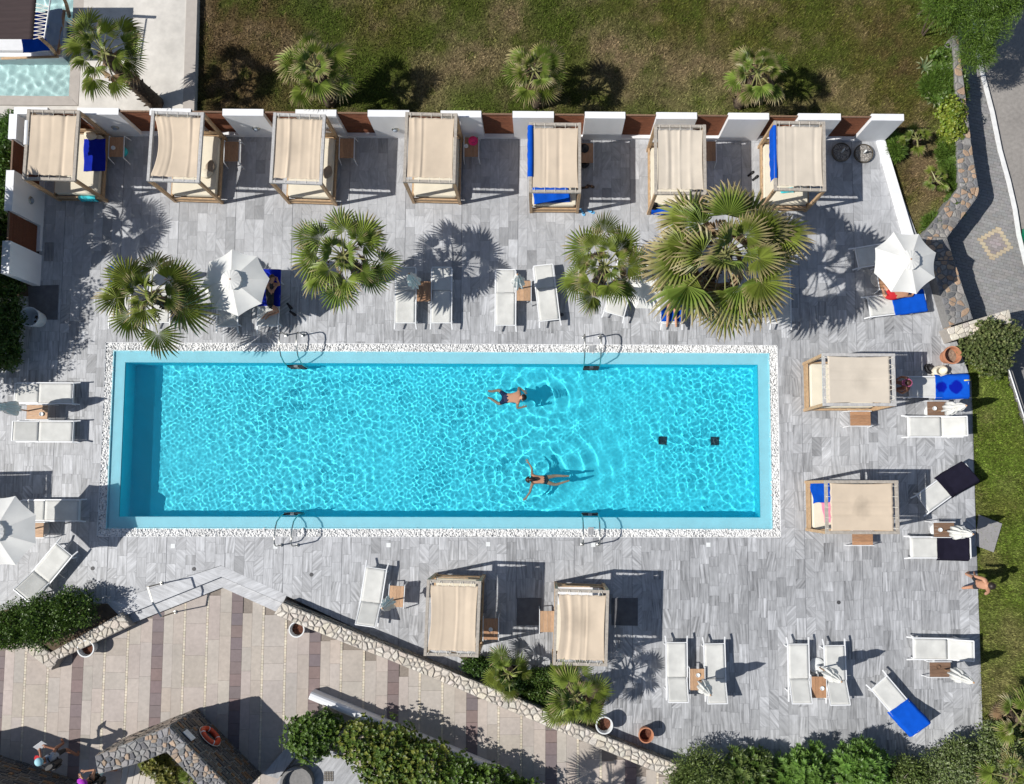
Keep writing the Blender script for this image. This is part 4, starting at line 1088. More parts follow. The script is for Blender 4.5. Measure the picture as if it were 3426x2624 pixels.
towel_on(LN[16], 'black towel on the askew lounger by the east lawn', .82, 1.80, 'towel_navy', w=.84, seed=6, skew=.08)
towel_on(LN[17], 'dark purple towel on the lounger below the folded umbrella', .80, 1.74, 'towel_navy', w=.82, seed=7)
towel_on(LN[19], 'bright blue towel on the askew lounger before the hedge', .88, 1.80, 'towel', w=.80, seed=8, skew=-.08)
# towels on and over the daybeds
def flat_cloth(name, label, p, rz, w, l, m, cat, seed=0, z=.51, amp=.02, curve=0.0):
    q = P(p[0], p[1], z)
    b = MB()
    def fn(u, v):
        x, y = (u - .5) * w, (v - .5) * l
        x += .05 * noise.noise(Vector((y * 3, seed, 1))) ; y += .05 * noise.noise(Vector((x * 3, seed, 2)))
        return (x, y, amp * (1 + noise.noise(Vector((x * 4 + seed, y * 4, seed)))) + amp * .7 * abs(noise.noise(Vector((x * 9, y * 5 + seed, 3)))) + .008)
    b.sheet(fn, 20, 20, .008)
    o = b.build(name, m, None, smooth=True); o.location = (q.x, q.y, z); o.rotation_euler = (0, 0, rz)
    return tag(o, label, cat)
def hung_cloth(name, label, A, B, z_top, drop, m, cat, seed=0, thick=.05):
    """cloth folded over a rail from A to B"""
    A, B = Vector(A), Vector(B); d = (B - A); nrm = Vector((d.y, -d.x, 0)).normalized()
    def fn(u, v):
        a = (v - .5) * 2
        wv = .025 * math.sin(u * 17 + seed) + .02 * noise.noise(Vector((u * 6, seed, 0)))
        if abs(a) < .16: off, z = a / .16 * thick, z_top + .012 - .02 * (a / .16) ** 2
        else: off, z = math.copysign(thick + abs(wv) * min(1, (abs(a) - .16) * 2), a), z_top - drop * (abs(a) - .16) * (1 + .1 * math.sin(u * 5 + seed))
        p = A + d * u + nrm * off
        return (p.x, p.y, z)
    b = MB(); b.grid(fn, 26, 20); return tag(b.build(name, m, None, smooth=True), label, cat)
flat_cloth('towel', 'navy blue towel spread on the mattress of the westmost daybed', (318, 520), .05, .68, 1.05, 'towel_wet', 'towel', 1)
q0 = DB[5].location
hung_cloth('towel', 'blue towel hanging along the left side of the middle daybed', (q0.x - DW / 2 + .045, q0.y - .60, 0), (q0.x - DW / 2 + .045, q0.y + 1.0, 0), DH, .35, 'towel', 'towel', 3, .075)
flat_cloth('towel', 'crumpled blue towel on the foot of the middle daybed', (1845, 652), .05, 1.15, .55, 'towel', 'towel', 4, z=.50, amp=.03)
q0 = DB[7].location
hung_cloth('towel', 'blue towel hanging on the left side of the eastmost wall daybed', (q0.x - DW / 2 + .045, q0.y - .70, 0), (q0.x - DW / 2 + .045, q0.y + .95, 0), DH, .5, 'towel', 'towel', 5, .05)
q0 = DB[6].location
hung_cloth('towel', 'blue towel slung over the front rail of the daybed above the biggest palm', (q0.x - .70, q0.y - DL / 2 + .03, 0), (q0.x + .12, q0.y - DL / 2 + .03, 0), .50, .22, 'towel', 'towel', 6, .10)
hung_cloth('towel', 'pink cloth slung over the front rail beside the blue towel', (q0.x + .14, q0.y - DL / 2 + .03, 0), (q0.x + .42, q0.y - DL / 2 + .03, 0), .49, .2, 'pink', 'towel', 7, .10)
q0 = DB[1].location
hung_cloth('towel', 'turquoise towel hanging over the foot rail of the westmost daybed', (P(262, 660, .4).x, q0.y - DL / 2 + .03, 0), (P(318, 660, .4).x, q0.y - DL / 2 + .03, 0), .40, .28, 'teal', 'towel', 8, .05)
hung_cloth('towel', 'white towel hanging over the left beam of the westmost daybed', (q0.x - DW / 2 + .03, q0.y + .0, 0), (q0.x - DW / 2 + .03, q0.y + .75, 0), DH, .25, 'white_cloth', 'towel', 9, .06)
flat_cloth('towel', 'blue towel on the mattress end of the south-east corner daybed', (2748, 1650), .1, .62, .62, 'towel', 'towel', 9)
flat_cloth('towel', 'pink towel on the mattress of the south-east corner daybed', (2768, 1715), .15, .30, .62, 'pink', 'towel', 10)
flat_cloth('towel', 'small turquoise swim cloth on the eastmost wall daybed foot', (2632, 638), 0, .42, .16, 'teal', 'towel', 11, amp=.03)
def cushion(label, p, rz, m, z=.50, w=.42, l=.30):
    q = P(p[0], p[1], z); b = MB()
    b.lathe([(0.02, 0), (.16, .01), (.205, .045), (.17, .085), (.02, .10)], 24, sx=w / .41, sy=l / .41, pleat=.06, np_=4)
    o = b.build('cushion', m, None, smooth=True); o.location = (q.x, q.y, z); o.rotation_euler = (.0, 0, rz)
    return tag(o, label, 'cushion', 'loose cushions on the daybeds')
cushion('brown cushion on the rumpled grey-framed daybed', (706, 560), 1.5, 'cushion')
cushion('cream cushion beside the brown one on the rumpled grey-framed daybed', (690, 583), .15, 'cream')
cushion('brown cushion on the third daybed from the west', (1097, 578), 1.3, 'cushion')
cushion('cream pillow at the head of the westmost daybed', (305, 455), -.3, 'cream')
# rest of the white bolster on the south daybed
q0 = DB[11].location
b = MB(); b.prism(rrect(1.36, .55, .09, 4), 0, .14, inset=.03, dz=.03); o = b.build('seat_cushion', 'white_cloth', None, smooth=False); o.location = (q0.x - .01, q0.y + .74, .50); tag(o, 'thick white cushion at the pool end of the right south daybed', 'cushion')

# ---------------------------------------------------------------- side tables
TG = 'wooden side tables'
def table(label, px, py, rz=0, m='wood_table', ht=.44):
    q = P(px, py, ht); t = thing('side_table', label, 'table', (q.x, q.y, 0), rz, TG)
    for k in range(4): b = MB(); b.box((-.165 + k * .11, 0, ht - .012), (.106, .64, .024)); b.build('plank', m, t)
    for sx in (-1, 1):
        b = MB(); x = sx * .238
        b.beam((x, -.36, ht - .012), (x, .36, ht - .012), .02, .03); b.beam((x, -.355, ht - .02), (x * 1.06, -.40, 0), .02, .03); b.beam((x, .355, ht - .02), (x * 1.06, .40, 0), .02, .03); b.build('side_frame', 'white_metal', t)
    for sy in (-.30, .30): b = MB(); b.beam((-.23, sy, ht - .04), (.23, sy, ht - .04), .02); b.build('cross_bar', 'white_metal', t)
    return t
T_ = 'wooden side table '
table(T_ + 'right of the westmost daybed, small cup on it', 389, 492)
table(T_ + 'right of the rumpled grey-framed daybed, empty', 775, 507)
table(T_ + 'right of the third daybed from the west, empty', 1160, 496)
table(T_ + 'carrying the pink hat', 1577, 492)
table(T_ + 'in shade right of the middle daybed, black hat on it', 1962, 512)
table(T_ + 'in shade between the two eastern wall daybeds', 2372, 506)
table(T_ + 'between the two loungers crossed by palm shadow', 1418, 975)
table(T_ + 'between the two loungers beside the upright folded umbrella', 1752, 973, 0, 'wood_pale')
table(T_ + 'between the two loungers west of the pool', 124, 1379, PI / 2, 'wood_pale')
table(T_ + 'half under the cut-off umbrella at the west edge', 110, 1774, PI / 2, 'wood_pale')
table(T_ + 'below the crosswise daybed with the stained canopy', 2879, 1401, PI / 2)
table(T_ + 'with a white saucer between the blue-towel and empty loungers', 3137, 1367, PI / 2, 'wood_dark')
table(T_ + 'below the south-east corner daybed', 2886, 1800, PI / 2)
table(T_ + 'above the lounger with the dark purple towel', 3159, 1773, PI / 2, 'wood_dark')
table(T_ + 'below the crosswise lounger at the lower right', 3146, 2241, PI / 2, 'wood_dark')
table(T_ + 'between the pair of loungers at the bottom right', 2740, 2300, 0)
table(T_ + 'between the pair of loungers beside the palm shadow', 2333, 2274, 0, 'wood_pale')
table(T_ + 'beside the tilted lounger at the diagonal wall', 1326, 1996, -.05, 'wood_pale')
table(T_ + 'right of the left south daybed, white saucer on it', 1642, 2105)
table(T_ + 'left of the right south daybed, empty', 1831, 2080, 0, 'wood_pale')

# ---------------------------------------------------------------- umbrellas
UG = 'closed white umbrellas standing at the tables'
def umb_closed(label, px, py, rz=0, ht=2.28, seed=0, base=True, off=(0, 0)):
    q = P(px, py); t = thing('closed_umbrella', label, 'umbrella', (q.x + off[0], q.y + off[1], 0), rz, UG)
    b = MB(); b.tube([(0, 0, .05), (0, 0, ht)], .022, 8); b.build('pole', 'wood_pale', t, smooth=True)
    if base:
        b = MB(); b.lathe([(.24, 0), (.25, .02), (.24, .05), (.17, .07), (.05, .08), (.04, .30), (.025, .30)], 24); b.build('base', 'white_pot', t, smooth=False)
    b = MB(); n = 48; r = random.Random(seed); ph = r.uniform(0, 6)
    prof = [(.05, ht - 1.30), (.155, ht - 1.22), (.165, ht - 1.0), (.135, ht - .72), (.085, ht - .60), (.10, ht - .5), (.085, ht - .25), (.04, ht - .06), (.025, ht - .02)]
    vs, fs = [], []
    for i, (rr, z) in enumerate(prof):
        for j in range(n):
            a = 2 * PI * j / n
            k = 1 + .38 * math.cos(8 * a + ph) * (1 if i < 7 else .2) + .12 * math.cos(5 * a + ph * 2 + i * .6)
            vs.append((rr * k * math.cos(a), rr * k * math.sin(a), z + (.05 * math.cos(8 * a + ph) if i < 2 else 0)))
    fs = [(i * n + j, i * n + (j + 1) % n, (i + 1) * n + (j + 1) % n, (i + 1) * n + j) for i in range(len(prof) - 1) for j in range(n)] + [tuple(range(n))[::-1], tuple((len(prof) - 1) * n + j for j in range(n))]
    b.add(vs, fs); fc = b.build('folded_canopy', 'umbrella', t, smooth=True)
    b = MB(); b.tube([(.10 * math.cos(k * PI / 6), .10 * math.sin(k * PI / 6), ht - .60) for k in range(12)], .008, 5, closed=True); b.build('tie_band', 'umbrella', fc)
    b = MB(); b.lathe([(.026, 0), (.03, .02), (.02, .05), (.005, .06)], 10, (0, 0, ht - .02)); b.build('finial', 'wood_pale', t, smooth=True)
    return t
C_ = 'closed white umbrella '
umb_closed(C_ + 'between the pair of loungers at the bottom right', 2732, 2227, seed=1)
umb_closed(C_ + 'between the pair of loungers beside the palm shadow', 2330, 2268, seed=2)
umb_closed(C_ + 'at the table below the crosswise lounger, lower right', 3137, 2230, seed=3)
umb_closed(C_ + 'above the dark purple towel by the lawn', 3137, 1775, seed=4)
umb_closed(C_ + 'below the wet blue towel by the lawn', 3117, 1380, seed=5)
umb_closed(C_ + 'at the tilted lounger beside the diagonal wall', 1324, 2002, seed=6)
umb_closed(C_ + 'over the lounger north of the pool crossed by palm shadow', 1405, 975, seed=7)
umb_closed(C_ + 'between the two loungers left of the small round palm', 1738, 977, seed=8)
umb_closed(C_ + 'at the table west of the pool, cut by the picture edge', 122, 1379, seed=9)
umb_closed(C_ + 'tipped out beside the westmost palm', 472, 959, seed=10)
def umb_open(label, px, py, R=1.02, zr=2.02, za=2.36, rz=0.0, seed=0):
    q = P(px, py, zr); t = thing('open_umbrella', label, 'umbrella', (q.x, q.y, 0), rz, 'open white umbrellas')
    b = MB(); b.tube([(0, 0, .05), (0, 0, za + .02)], .022, 8); b.build('pole', 'wood_pale', t, smooth=True)
    b = MB(); b.lathe([(.28, 0), (.29, .02), (.28, .06), (.19, .08), (.05, .09), (.04, .32), (.025, .32)], 24); b.build('base', 'concrete', t)
    n = 8
    for k in range(n):
        a0, a1 = 2 * PI * k / n, 2 * PI * (k + 1) / n
        def fn(u, v, a0=a0, a1=a1):
            r0 = .02 + v * (R - .02)
            A = Vector((math.cos(a0), math.sin(a0), 0)) * r0; B = Vector((math.cos(a1), math.sin(a1), 0)) * r0
            p = A.lerp(B, u)
            dip = 4 * u * (1 - u)
            p *= 1 - .045 * dip * v * v
            z = za - (za - zr) * (v ** 1.12) - .035 * dip * v + .008 * noise.noise(Vector((p.x * 4, p.y * 4, seed)))
            return (p.x, p.y, z)
        b = MB(); b.grid(fn, 9, 12); b.build('canopy_panel', 'umbrella', t, smooth=True)
        b = MB(); e = Vector((math.cos(a0), math.sin(a0), 0)); b.beam(e * .04 + Vector((0, 0, za - .03)), e * (R - .01) + Vector((0, 0, zr - .012)), .014); b.build('rib', 'wood_pale', t)
    b = MB()
    def cap(u, v):
        a = 2 * PI * u; rr = .02 + v * .275 * (1 + .03 * math.cos(8 * a)); return (rr * math.cos(a), rr * math.sin(a), za + .10 - .085 * v ** 1.2 + .014 * math.cos(16 * a) * v)
    b.grid(cap, 49, 7); b.build('vent_cap', 'umbrella', t, smooth=True)
    b = MB(); b.lathe([(.03, 0), (.035, .03), (.022, .07), (.005, .08)], 12, (0, 0, za + .04)); b.build('finial', 'wood_table', t, smooth=True)
    return t
umb_open('open white umbrella at the east corner shading the man in red shorts', 3028, 880, 1.0, rz=.32, seed=1)
umb_open('open white umbrella beside the westmost palm, streaked with frond shadows', 787, 946, 1.02, rz=.12, seed=2)
umb_open('open white umbrella mostly hidden between the two middle palms', 2178, 935, 1.0, rz=.30, seed=3)
umb_open('open white umbrella cut by the left picture edge', 4, 1778, 1.08, rz=.45, seed=4)
table(T_ + 'under the open umbrella beside the westmost palm', 800, 975)
table(T_ + 'under the open umbrella at the east corner', 2962, 930, .12)

# ---------------------------------------------------------------- pool ladders
def ladder(label, f1, f2, north):
    p1, p2 = P(*f1), P(*f2); s = 1 if not north else -1
    edge = 0.0 if not north else PW
    t = thing('pool_ladder', label, 'ladder', ((p1.x + p2.x) / 2, edge, 0), 0 if not north else PI, 'steel pool ladders')
    hw = abs(p2.x - p1.x) / 2
    y0 = -abs(p1.y - edge)
    ts = []
    for sx in (-1, 1):
        x = sx * hw
        path = [(x, y0, 0), (x, y0, .55), (x, y0 + .03, .66), (x, y0 + .12, .74), (x, y0 + .28, .76), (x, y0 + .55, .70), (x, y0 + .75, .55), (x, LW + .02, .22), (x, LW + .07, 0), (x, LW + .08, -.3), (x, LW + .08, -.85)]
        b = MB(); b.tube(path, .021, 8); o = b.build('stringer', 'steel', t, smooth=True); wet(o)
        b = MB(); b.lathe([(.055, 0), (.055, .012), (.03, .02)], 14, (x, y0, 0)); b.build('flange', 'steel', t)
    for k in range(3):
        b = MB(); b.box((0, LW + .09, -.22 - k * .26), (2 * hw, .09, .03)); o = b.build('tread', 'black' if k < 3 else 'steel', t); wet(o)
        b = MB(); b.box((0, LW + .09, -.203 - k * .26), (.12, .07, .006)); o2 = b.build('tread_plate', 'steel', o); wet(o2)
ladder('steel pool ladder on the south edge, left of the middle', (942, 1824), (997, 1824), False)
ladder('steel pool ladder on the south edge near the swimming woman', (1948, 1821), (2002, 1821), False)
ladder('steel pool ladder on the north edge below the woman in black', (959, 1122), (1015, 1122), True)
ladder('steel pool ladder on the north edge below the round palm', (1953, 1129), (2006, 1129), True)
# handrail at the entrance steps
A = P(542, 1952); B = P(588, 2048, ZP)
t = thing('handrail', 'flat metal handrail hoop at the steps between deck and promenade', 'handrail', (0, 0, 0))
At = Vector((A.x, A.y, .98)); Mt = P(510.5, 2015, .98); Bt = Vector((B.x, B.y, .72))
b = MB(); b.beam(A, At, .045, .03); b.build('post', 'bronze', t)
b = MB(); b.beam(B, Bt, .045, .03); b.build('post', 'bronze', t)
b = MB(); b.beam(At, Mt, .055, .02); b.beam(Mt, Bt, .055, .02); b.build('top_rail', 'steel', t)
for q in (A, B): b = MB(); b.lathe([(.06, 0), (.06, .012), (.03, .016)], 12, (q.x, q.y, q.z)); b.build('flange', 'steel', t)

# ---------------------------------------------------------------- pots, bases, bin, mats
def pot(label, px, py, r, h, m, z=0.0, fill='soil', rim='same', tilt=0):
    q = P(px, py, z + h); t = thing('flower_pot', label, 'pot', (q.x, q.y, z), 0, 'round plant pots')
    b = MB(); b.lathe([(r * .66, 0), (r * .70, .02), (r * .93, h * .82), (r * 1.0, h * .86), (r * 1.0, h), (r * .86, h), (r * .82, h * .80), (r * .78, h * .45)], 28, cap1=False); b.build('pot_body', m, t, smooth=False)
    b = MB(); b.grid(lambda u, v: (r * .785 * v * math.cos(2 * PI * u), r * .785 * v * math.sin(2 * PI * u), h * .52 + .02 * noise.noise(Vector((u * 6, v * 4, px)))), 25, 6); b.build('soil', fill, t)
    return t
defm('red_soil', (0.11, 0.042, 0.024), 0.95, var=0.4, vscale=14, bump=0.6)
defm('tan_soil', (0.26, 0.19, 0.14), 0.95, var=0.3, vscale=14, bump=0.6)
pot('white pot with red soil beside the planter wall, bottom left', 286, 2171, .265, .42, 'white_pot', ZP, 'red_soil')
pot('white pot with red soil by the west end of the diagonal wall', 992, 2107, .245, .42, 'white_pot', ZP, 'red_soil')
pot('white pot next to the small palm at the diagonal wall', 2022, 2428, .265, .50, 'white_pot', 0, 'red_soil')
pot('terracotta pot at the bottom end of the diagonal wall', 2162, 2461, .235, .46, 'terracotta', 0, 'red_soil')
pot('terracotta pot beside the grey-green bush near the gate wall', 3188, 1188, .29, .50, 'terracotta', 0, 'tan_soil')
for px, py, lb in ((2816, 509, 'round gravel-filled umbrella base in shade beside the eastmost wall daybed'), (2890, 513, 'round gravel-filled umbrella base half in sun near the white kerb')):
    q = P(px, py, .1); t = thing('umbrella_base', lb, 'umbrella base', (q.x, q.y, 0), 0, 'gravel-filled umbrella bases')
    b = MB(); b.lathe([(.29, 0), (.31, .03), (.31, .12), (.295, .14), (.285, .12), (.28, .09)], 28, cap1=False); b.build('rim', 'bronze', t)
    b = MB(); b.lathe([(.285, .02), (.283, .085)], 28); b.build('bed', 'mortar_dark', t)
    R_ = pebbles('gravel', [(-.25, .25, -.2, .2), (-.2, .2, -.25, .25)], 420, .020, int(px), t, ((.42, .40, .37), (.25, .23, .21), (.5, .46, .42)), zc=.095)
    b = MB(); b.tube([(0, 0, .05), (0, 0, .34)], .03, 8); b.build('socket', 'white_pot', t, smooth=True)
    b = MB(); b.tube([(.03, 0, .28), (.12, -.02, .28)], .012, 6); b.build('knob', 'black', t)
q = P(104, 1062, .45); t = thing('waste_basket', 'white round waste basket with scraps standing by the dark hedge', 'bin', (q.x, q.y, 0))
b = MB(); b.lathe([(.22, 0), (.24, .02), (.305, .52), (.31, .56), (.29, .56), (.285, .50), (.22, .03)], 28, cap1=True); b.build('basket', 'white_pot', t)
for k in range(6):
    b = MB(); a = k * 1.1; b.box((.09 * math.cos(a), .09 * math.sin(a), .05 + .02 * k), (.11, .07, .02), rz=a * 2); b.build('scrap', pick('white_cloth', 'cushion', 'trunk'), t)
def mat_plate(label, pts, z, m, name='floor_mat', h=.015, cat='mat'):
    b = MB(); b.prism([XY(a, c, z) for a, c in pts], z + .003, z + h, inset=.01, dz=.006); return tag(b.build(name, m), label, cat)
mat_plate('dark doormat on the deck beside the dark hedge', [(94, 956), (197, 954), (193, 1070), (98, 1070)], 0, 'dark_mat')
mat_plate('dark square floor plate between the two south daybeds', [(1730, 2001), (1812, 2001), (1808, 2092), (1729, 2092)], 0, 'dark_mat')
mat_plate('dark square floor plate right of the right south daybed', [(2046, 2001), (2134, 2001), (2134, 2094), (2046, 2092)], 0, 'dark_mat')
mat_plate('grey square stone plate lying askew on the east lawn', [(3272, 1722), (3350, 1752), (3322, 1848), (3262, 1826)], -.03, mat('grey_plate', (.30, .29, .29), .8, var=.08, vscale=8), 'stone_plate', .06, 'slab')
# drainage grille in the pebble channel at the right ladders
for px, py, lb in ((1977, 1778, 'small grey grille in the pebbles between the lower right ladder rails'), (981, 1785, 'small grey grille in the pebbles at the lower left ladder'), (1980, 1168, 'small grey grille in the pebbles at the upper right ladder')):
    q = P(px, py); t = thing('channel_grille', lb, 'grille', (q.x, q.y, -.012), 0, 'grilles in the pebble channel')
    b = MB(); b.box((0, 0, 0), (.19, .24, .02)); b.build('plate', mat('grille_grey', (.42, .43, .44), .6), t)
    for k in range(3): b = MB(); b.box((-.05 + k * .05, 0, .011), (.012, .19, .006)); b.build('slot', 'grout', t)
# tableware
def saucer(label, px, py, z=.44, m='white_pot', r=.065, cup=True):
    q = P(px, py, z); t = thing('ashtray', label, 'ashtray', (q.x, q.y, z), 0, 'small white dishes on the tables')
    b = MB(); b.lathe([(r * .7, .0), (r, .012), (r, .04), (r * .88, .04), (r * .8, .014)], 20); b.build('bowl', m, t)
    return t
for px, py, lb in ((380, 496, 'small white dish on the table right of the westmost daybed'), (1560, 490, 'small white dish on the table with the pink hat'), (140, 1386, 'small white dish on the table west of the pool'), (3126, 1367, 'white dish on the table below the wet blue towel'), (3145, 1773, 'white dish on the table above the dark purple towel'), (2750, 2303, 'white dish on the table of the bottom right pair'), (2335, 2259, 'white dish on the table beside the palm shadow'), (1642, 2106, 'white dish on the table right of the left south daybed'), (3138, 2232, 'brown dish on the table at the lower right')):
    saucer(lb, px, py, m='wood_dark' if lb.startswith('brown') else 'white_pot')
def hat(name, label, px, py, z, m, R, cat='hat', band=None):
    q = P(px, py, z); t = thing(name, label, cat, (q.x, q.y, z))
    b = MB(); b.lathe([(R, 0.0), (R * .99, .012), (R * .5, .02), (R * .46, .08), (R * .3, .11), (.01, .115)], 24); b.build('hat_body', m, t, smooth=True)
    b = MB(); b.lathe([(R * .5, .018), (R * .49, .045)], 24, cap0=False, cap1=False); b.build('band', band or 'black', t)
hat('sun_hat', 'bright pink round hat on the wooden table beside the fourth daybed', 1583, 472, .45, 'hot_pink', .155)
hat('sun_hat', 'black hat on the shaded table right of the middle daybed', 1955, 497, .45, 'black', .15)
hat('sun_hat', 'black sun hat on the front edge of the daybed above the biggest palm', 2188, 690, .53, 'black', .13)
def bag(name, label, px, py, z, m, w=.4, d=.3, h=.28, rz=0, strap=True, cat='bag'):
    q = P(px, py, z); t = thing(name, label, cat, (q.x, q.y, z), rz)
    b = MB(); n = 20
    prof = [(.42, 0), (.5, .04), (.52, .5), (.46, .85), (.36, 1.0), (.30, .92), (.28, .5)]
    b.lathe([(r_, z_ * h) for r_, z_ in prof], n, sx=w, sy=d, pleat=.05, np_=3); b.build('bag_body', m, t, smooth=True)
    for sy in (-1, 1):
        b = MB(); b.tube([(-.3 * w, sy * .3 * d, h * .9), (-.2 * w, sy * .42 * d, h * 1.2), (.2 * w, sy * .42 * d, h * 1.2), (.3 * w, sy * .3 * d, h * .9)], .012, 6); b.build('strap', m, t, smooth=True)
bag('beach_bag', 'black bag hanging by the table right of the middle daybed', 1957, 552, .1, 'black', .26, .24, .26)
bag('beach_bag', 'cream bag with a dark phone beside the bright blue towel', 3136, 1245, 0, 'cream', .50, .36, .30, .3)
bag('beach_bag', 'black crumpled bag beside the cream bag', 3105, 1235, 0, 'black', .24, .34, .14, .5)
bag('beach_bag', 'turquoise bag under the table right of the westmost daybed', 415, 510, 0, 'teal', .26, .32, .18)
def flipflops(label, pts, m, group='pairs of flip-flops left on the deck', strap='black'):
    """a pair: two sandals lying near each other"""
    for i, (px, py, a) in enumerate(pts):
        q = P(px, py); t = thing('flip_flop', label[i], 'sandal', (q.x, q.y, 0), math.radians(a), group)
        pr = [(-.13, -.035), (-.05, -.033), (.05, -.048), (.11, -.045), (.135, -.01), (.125, .03), (.08, .046), (-.02, .034), (-.12, .036), (-.14, .0)]
        b = MB(); b.prism(pr, .003, .026, inset=.006, dz=.006); b.build('sole', m, t)
        b = MB(); b.tube([(.085, 0, .025), (.06, .0, .05), (.02, .04, .03)], .011, 5); b.tube([(.06, 0, .05), (.02, -.04, .03)], .011, 5); b.build('strap', strap, t)
flipflops(('left black flip-flop in the shadow right of the pale loose daybed', 'right black flip-flop in the shadow right of the pale loose daybed'), ((2512, 582, 40), (2527, 596, 40)), 'black')
defm('sky_blue', (.16, .50, .85), .7)
flipflops(('blue-soled slipper touching the middle daybed leg', 'blue-soled slipper lying right of the middle daybed leg'), ((1949, 711, -60), (1977, 709, -20)), 'sky_blue')
flipflops(('upper dark sandal beside the woman in black', 'lower dark sandal beside the woman in black'), ((969, 1025, -50), (980, 1049, -35)), 'black')
flipflops(('left brown sandal in the shadow of the middle daybed', 'right brown sandal in the shadow of the middle daybed'), ((1957, 628, 10), (1976, 624, -15)), 'trunk', strap='wood_table')
b = MB(); b.tube([(0, 0, 0), (.19, .01, .0)], .022, 8); o = b.build('suncream_tube', 'yellow', None, smooth=True); q = P(3226, 1273, .66); o.location = q; tag(o, 'yellow and white tube clipped on the head of the wet blue towel', 'tube')
# life ring and notice on the pointed stone wall
def on_face(u, z):
    A_, B__ = Vector((*XY(567, 2431, ZV), 0)), Vector((*XY(800, 2668, ZV), 0)); d = (B__ - A_).normalized()
    n = Vector((-d.y, d.x, 0)); p = A_ + d * u
    return Vector((p.x, p.y, z)), d, n
p, d, n = on_face(.95, .55)
t = thing('life_ring', 'orange life ring with white bands hanging on the pointed stone wall', 'life ring', p + n * .10)
R_ = Matrix((d, Vector((0, 0, 1)), n)).transposed().to_4x4(); t.rotation_euler = R_.to_euler()
b = MB(); b.tube([(.29 * math.cos(k * PI / 18), .29 * math.sin(k * PI / 18), 0) for k in range(36)], .075, 12, closed=True); b.build('ring', 'orange', t, smooth=True)
for k in range(4):
    a0 = PI / 4 + k * PI / 2; b = MB(); b.tube([(.29 * math.cos(a0 + j * .05), .29 * math.sin(a0 + j * .05), 0) for j in range(-1, 2)], .078, 12); b.build('band', 'white_cloth', t, smooth=True)
b = MB(); b.tube([(.385 * math.cos(k * PI / 12), .385 * math.sin(k * PI / 12), .02) for k in range(24)], .009, 5, closed=True); b.build('rope', 'lace', t)
p, d, n = on_face(.55, 1.35)
t = thing('notice_board', 'small white notice board on the pointed stone wall above the life ring', 'sign', p + n * .05); t.rotation_euler = Matrix((d, Vector((0, 0, 1)), n)).transposed().to_euler()
b = MB(); b.box((0, 0, 0), (.36, .30, .02)); b.build('board', 'white_cloth', t)
for k in range(4): b = MB(); b.box((-.03 * (k % 2), .09 - k * .055, .0115), (.24 - .06 * (k % 3), .012, .003)); b.build('text_line', 'grey_cloth', t)
# low white wall behind the hedge by the promenade
t = thing('low_white_wall', 'low rounded white wall between the promenade and the clipped hedge', 'wall', (0, 0, 0))
A_, B__ = XY(1040, 2318, .15), XY(1700, 2590, .15)
d = Vector((B__[0] - A_[0], B__[1] - A_[1], 0)); L = d.length; d.normalize(); n = Vector((d.y, -d.x, 0))
b = MB(); pr = [(-.02, ZP - .05), (-.02, .10), (.02, .15), (.10, .17), (.18, .15), (.22, .10), (.22, ZP - .05)]
vs = [(A_[0] + n.x * o_ + d.x * s, A_[1] + n.y * o_ + d.y * s, z) for s in (0, L) for o_, z in pr]; k = len(pr)
b.add(vs, [(i, (i + 1) % k, k + (i + 1) % k, k + i) for i in range(k)] + [tuple(range(k))[::-1], tuple(range(k, 2 * k))]); b.build('wall_body', 'white_wall', t)
# shaded fountain court at the bottom
t = thing('fountain_court', 'shaded grey marble court with a dark round basin at the bottom edge', 'fountain', (0, 0, 0))
b = MB(); b.col = (.36, .1, .3, .4); b.prism([XY(985, 2470, -.1), XY(1030, 2478, -.1), XY(930, 2606, -.1), XY(880, 2590, -.1)], ZP - .1, -.1); b.build('edge_slab', 'marble', t, attr='tile')
b = MB(); b.col = (.36, .3, .7, .4); b.prism([XY(990, 2470, -.1), XY(1130, 2520, -.1), XY(1122, 2540, -.1), XY(1030, 2502, -.1)], ZP - .1, -.103); b.build('edge_slab', 'marble', t, attr='tile')
b = MB(); b.col = (.40, .2, .5, .5); b.prism([XY(940, 2600, ZP), XY(1030, 2495, ZP), XY(1150, 2535, ZP), XY(1260, 2600, ZP), XY(1230, 2690, ZP), XY(880, 2690, ZP)], ZP - .1, ZP + .02); b.build('floor_slab', 'marble', t, attr='tile')
q = P(1000, 2612, ZP)
b = MB(); b.lathe([(.5, 0), (.5, .3), (.42, .3), (.38, .12)], 20, (q.x, q.y, ZP + .02), cap1=True); b.build('basin', 'mortar_dark', t)
q = P(1100, 2597, ZP); b = MB()
for k in range(6): b.box((q.x - .12 + k * .05, q.y, ZP + .03), (.012, .3, .02), rz=0); b.box((q.x, q.y - .12 + k * .05, ZP + .03), (.3, .012, .016))
b.build('drain_grate', 'bronze', t)
# white terrace inside the pointed wall
b = MB(); b.col = (.62, .1, .3, .2); b.prism([XY(440, 2560, .1), XY(557, 2522, .1), XY(660, 2640, .1), XY(640, 2700, .1), XY(400, 2700, .1)], ZP, .1); wt = struct(b.build('inner_terrace', 'plank_beige'))
for k in range(6):
    a0 = XY(425 + k * 22, 2556 - k * 5, .1); a1 = XY(400 + k * 20, 2690, .1)
    b = MB(); b.beam((a0[0], a0[1], .112), (a1[0], a1[1], .112), .17, .02); b.build('board', 'plank_beige', wt)
b = MB(); b.prism([XY(455, 2548, .25), XY(560, 2516, .25), XY(585, 2545, .25), XY(520, 2560, .25)], 0, .25); b.build('white_curb', 'white_wall', wt)
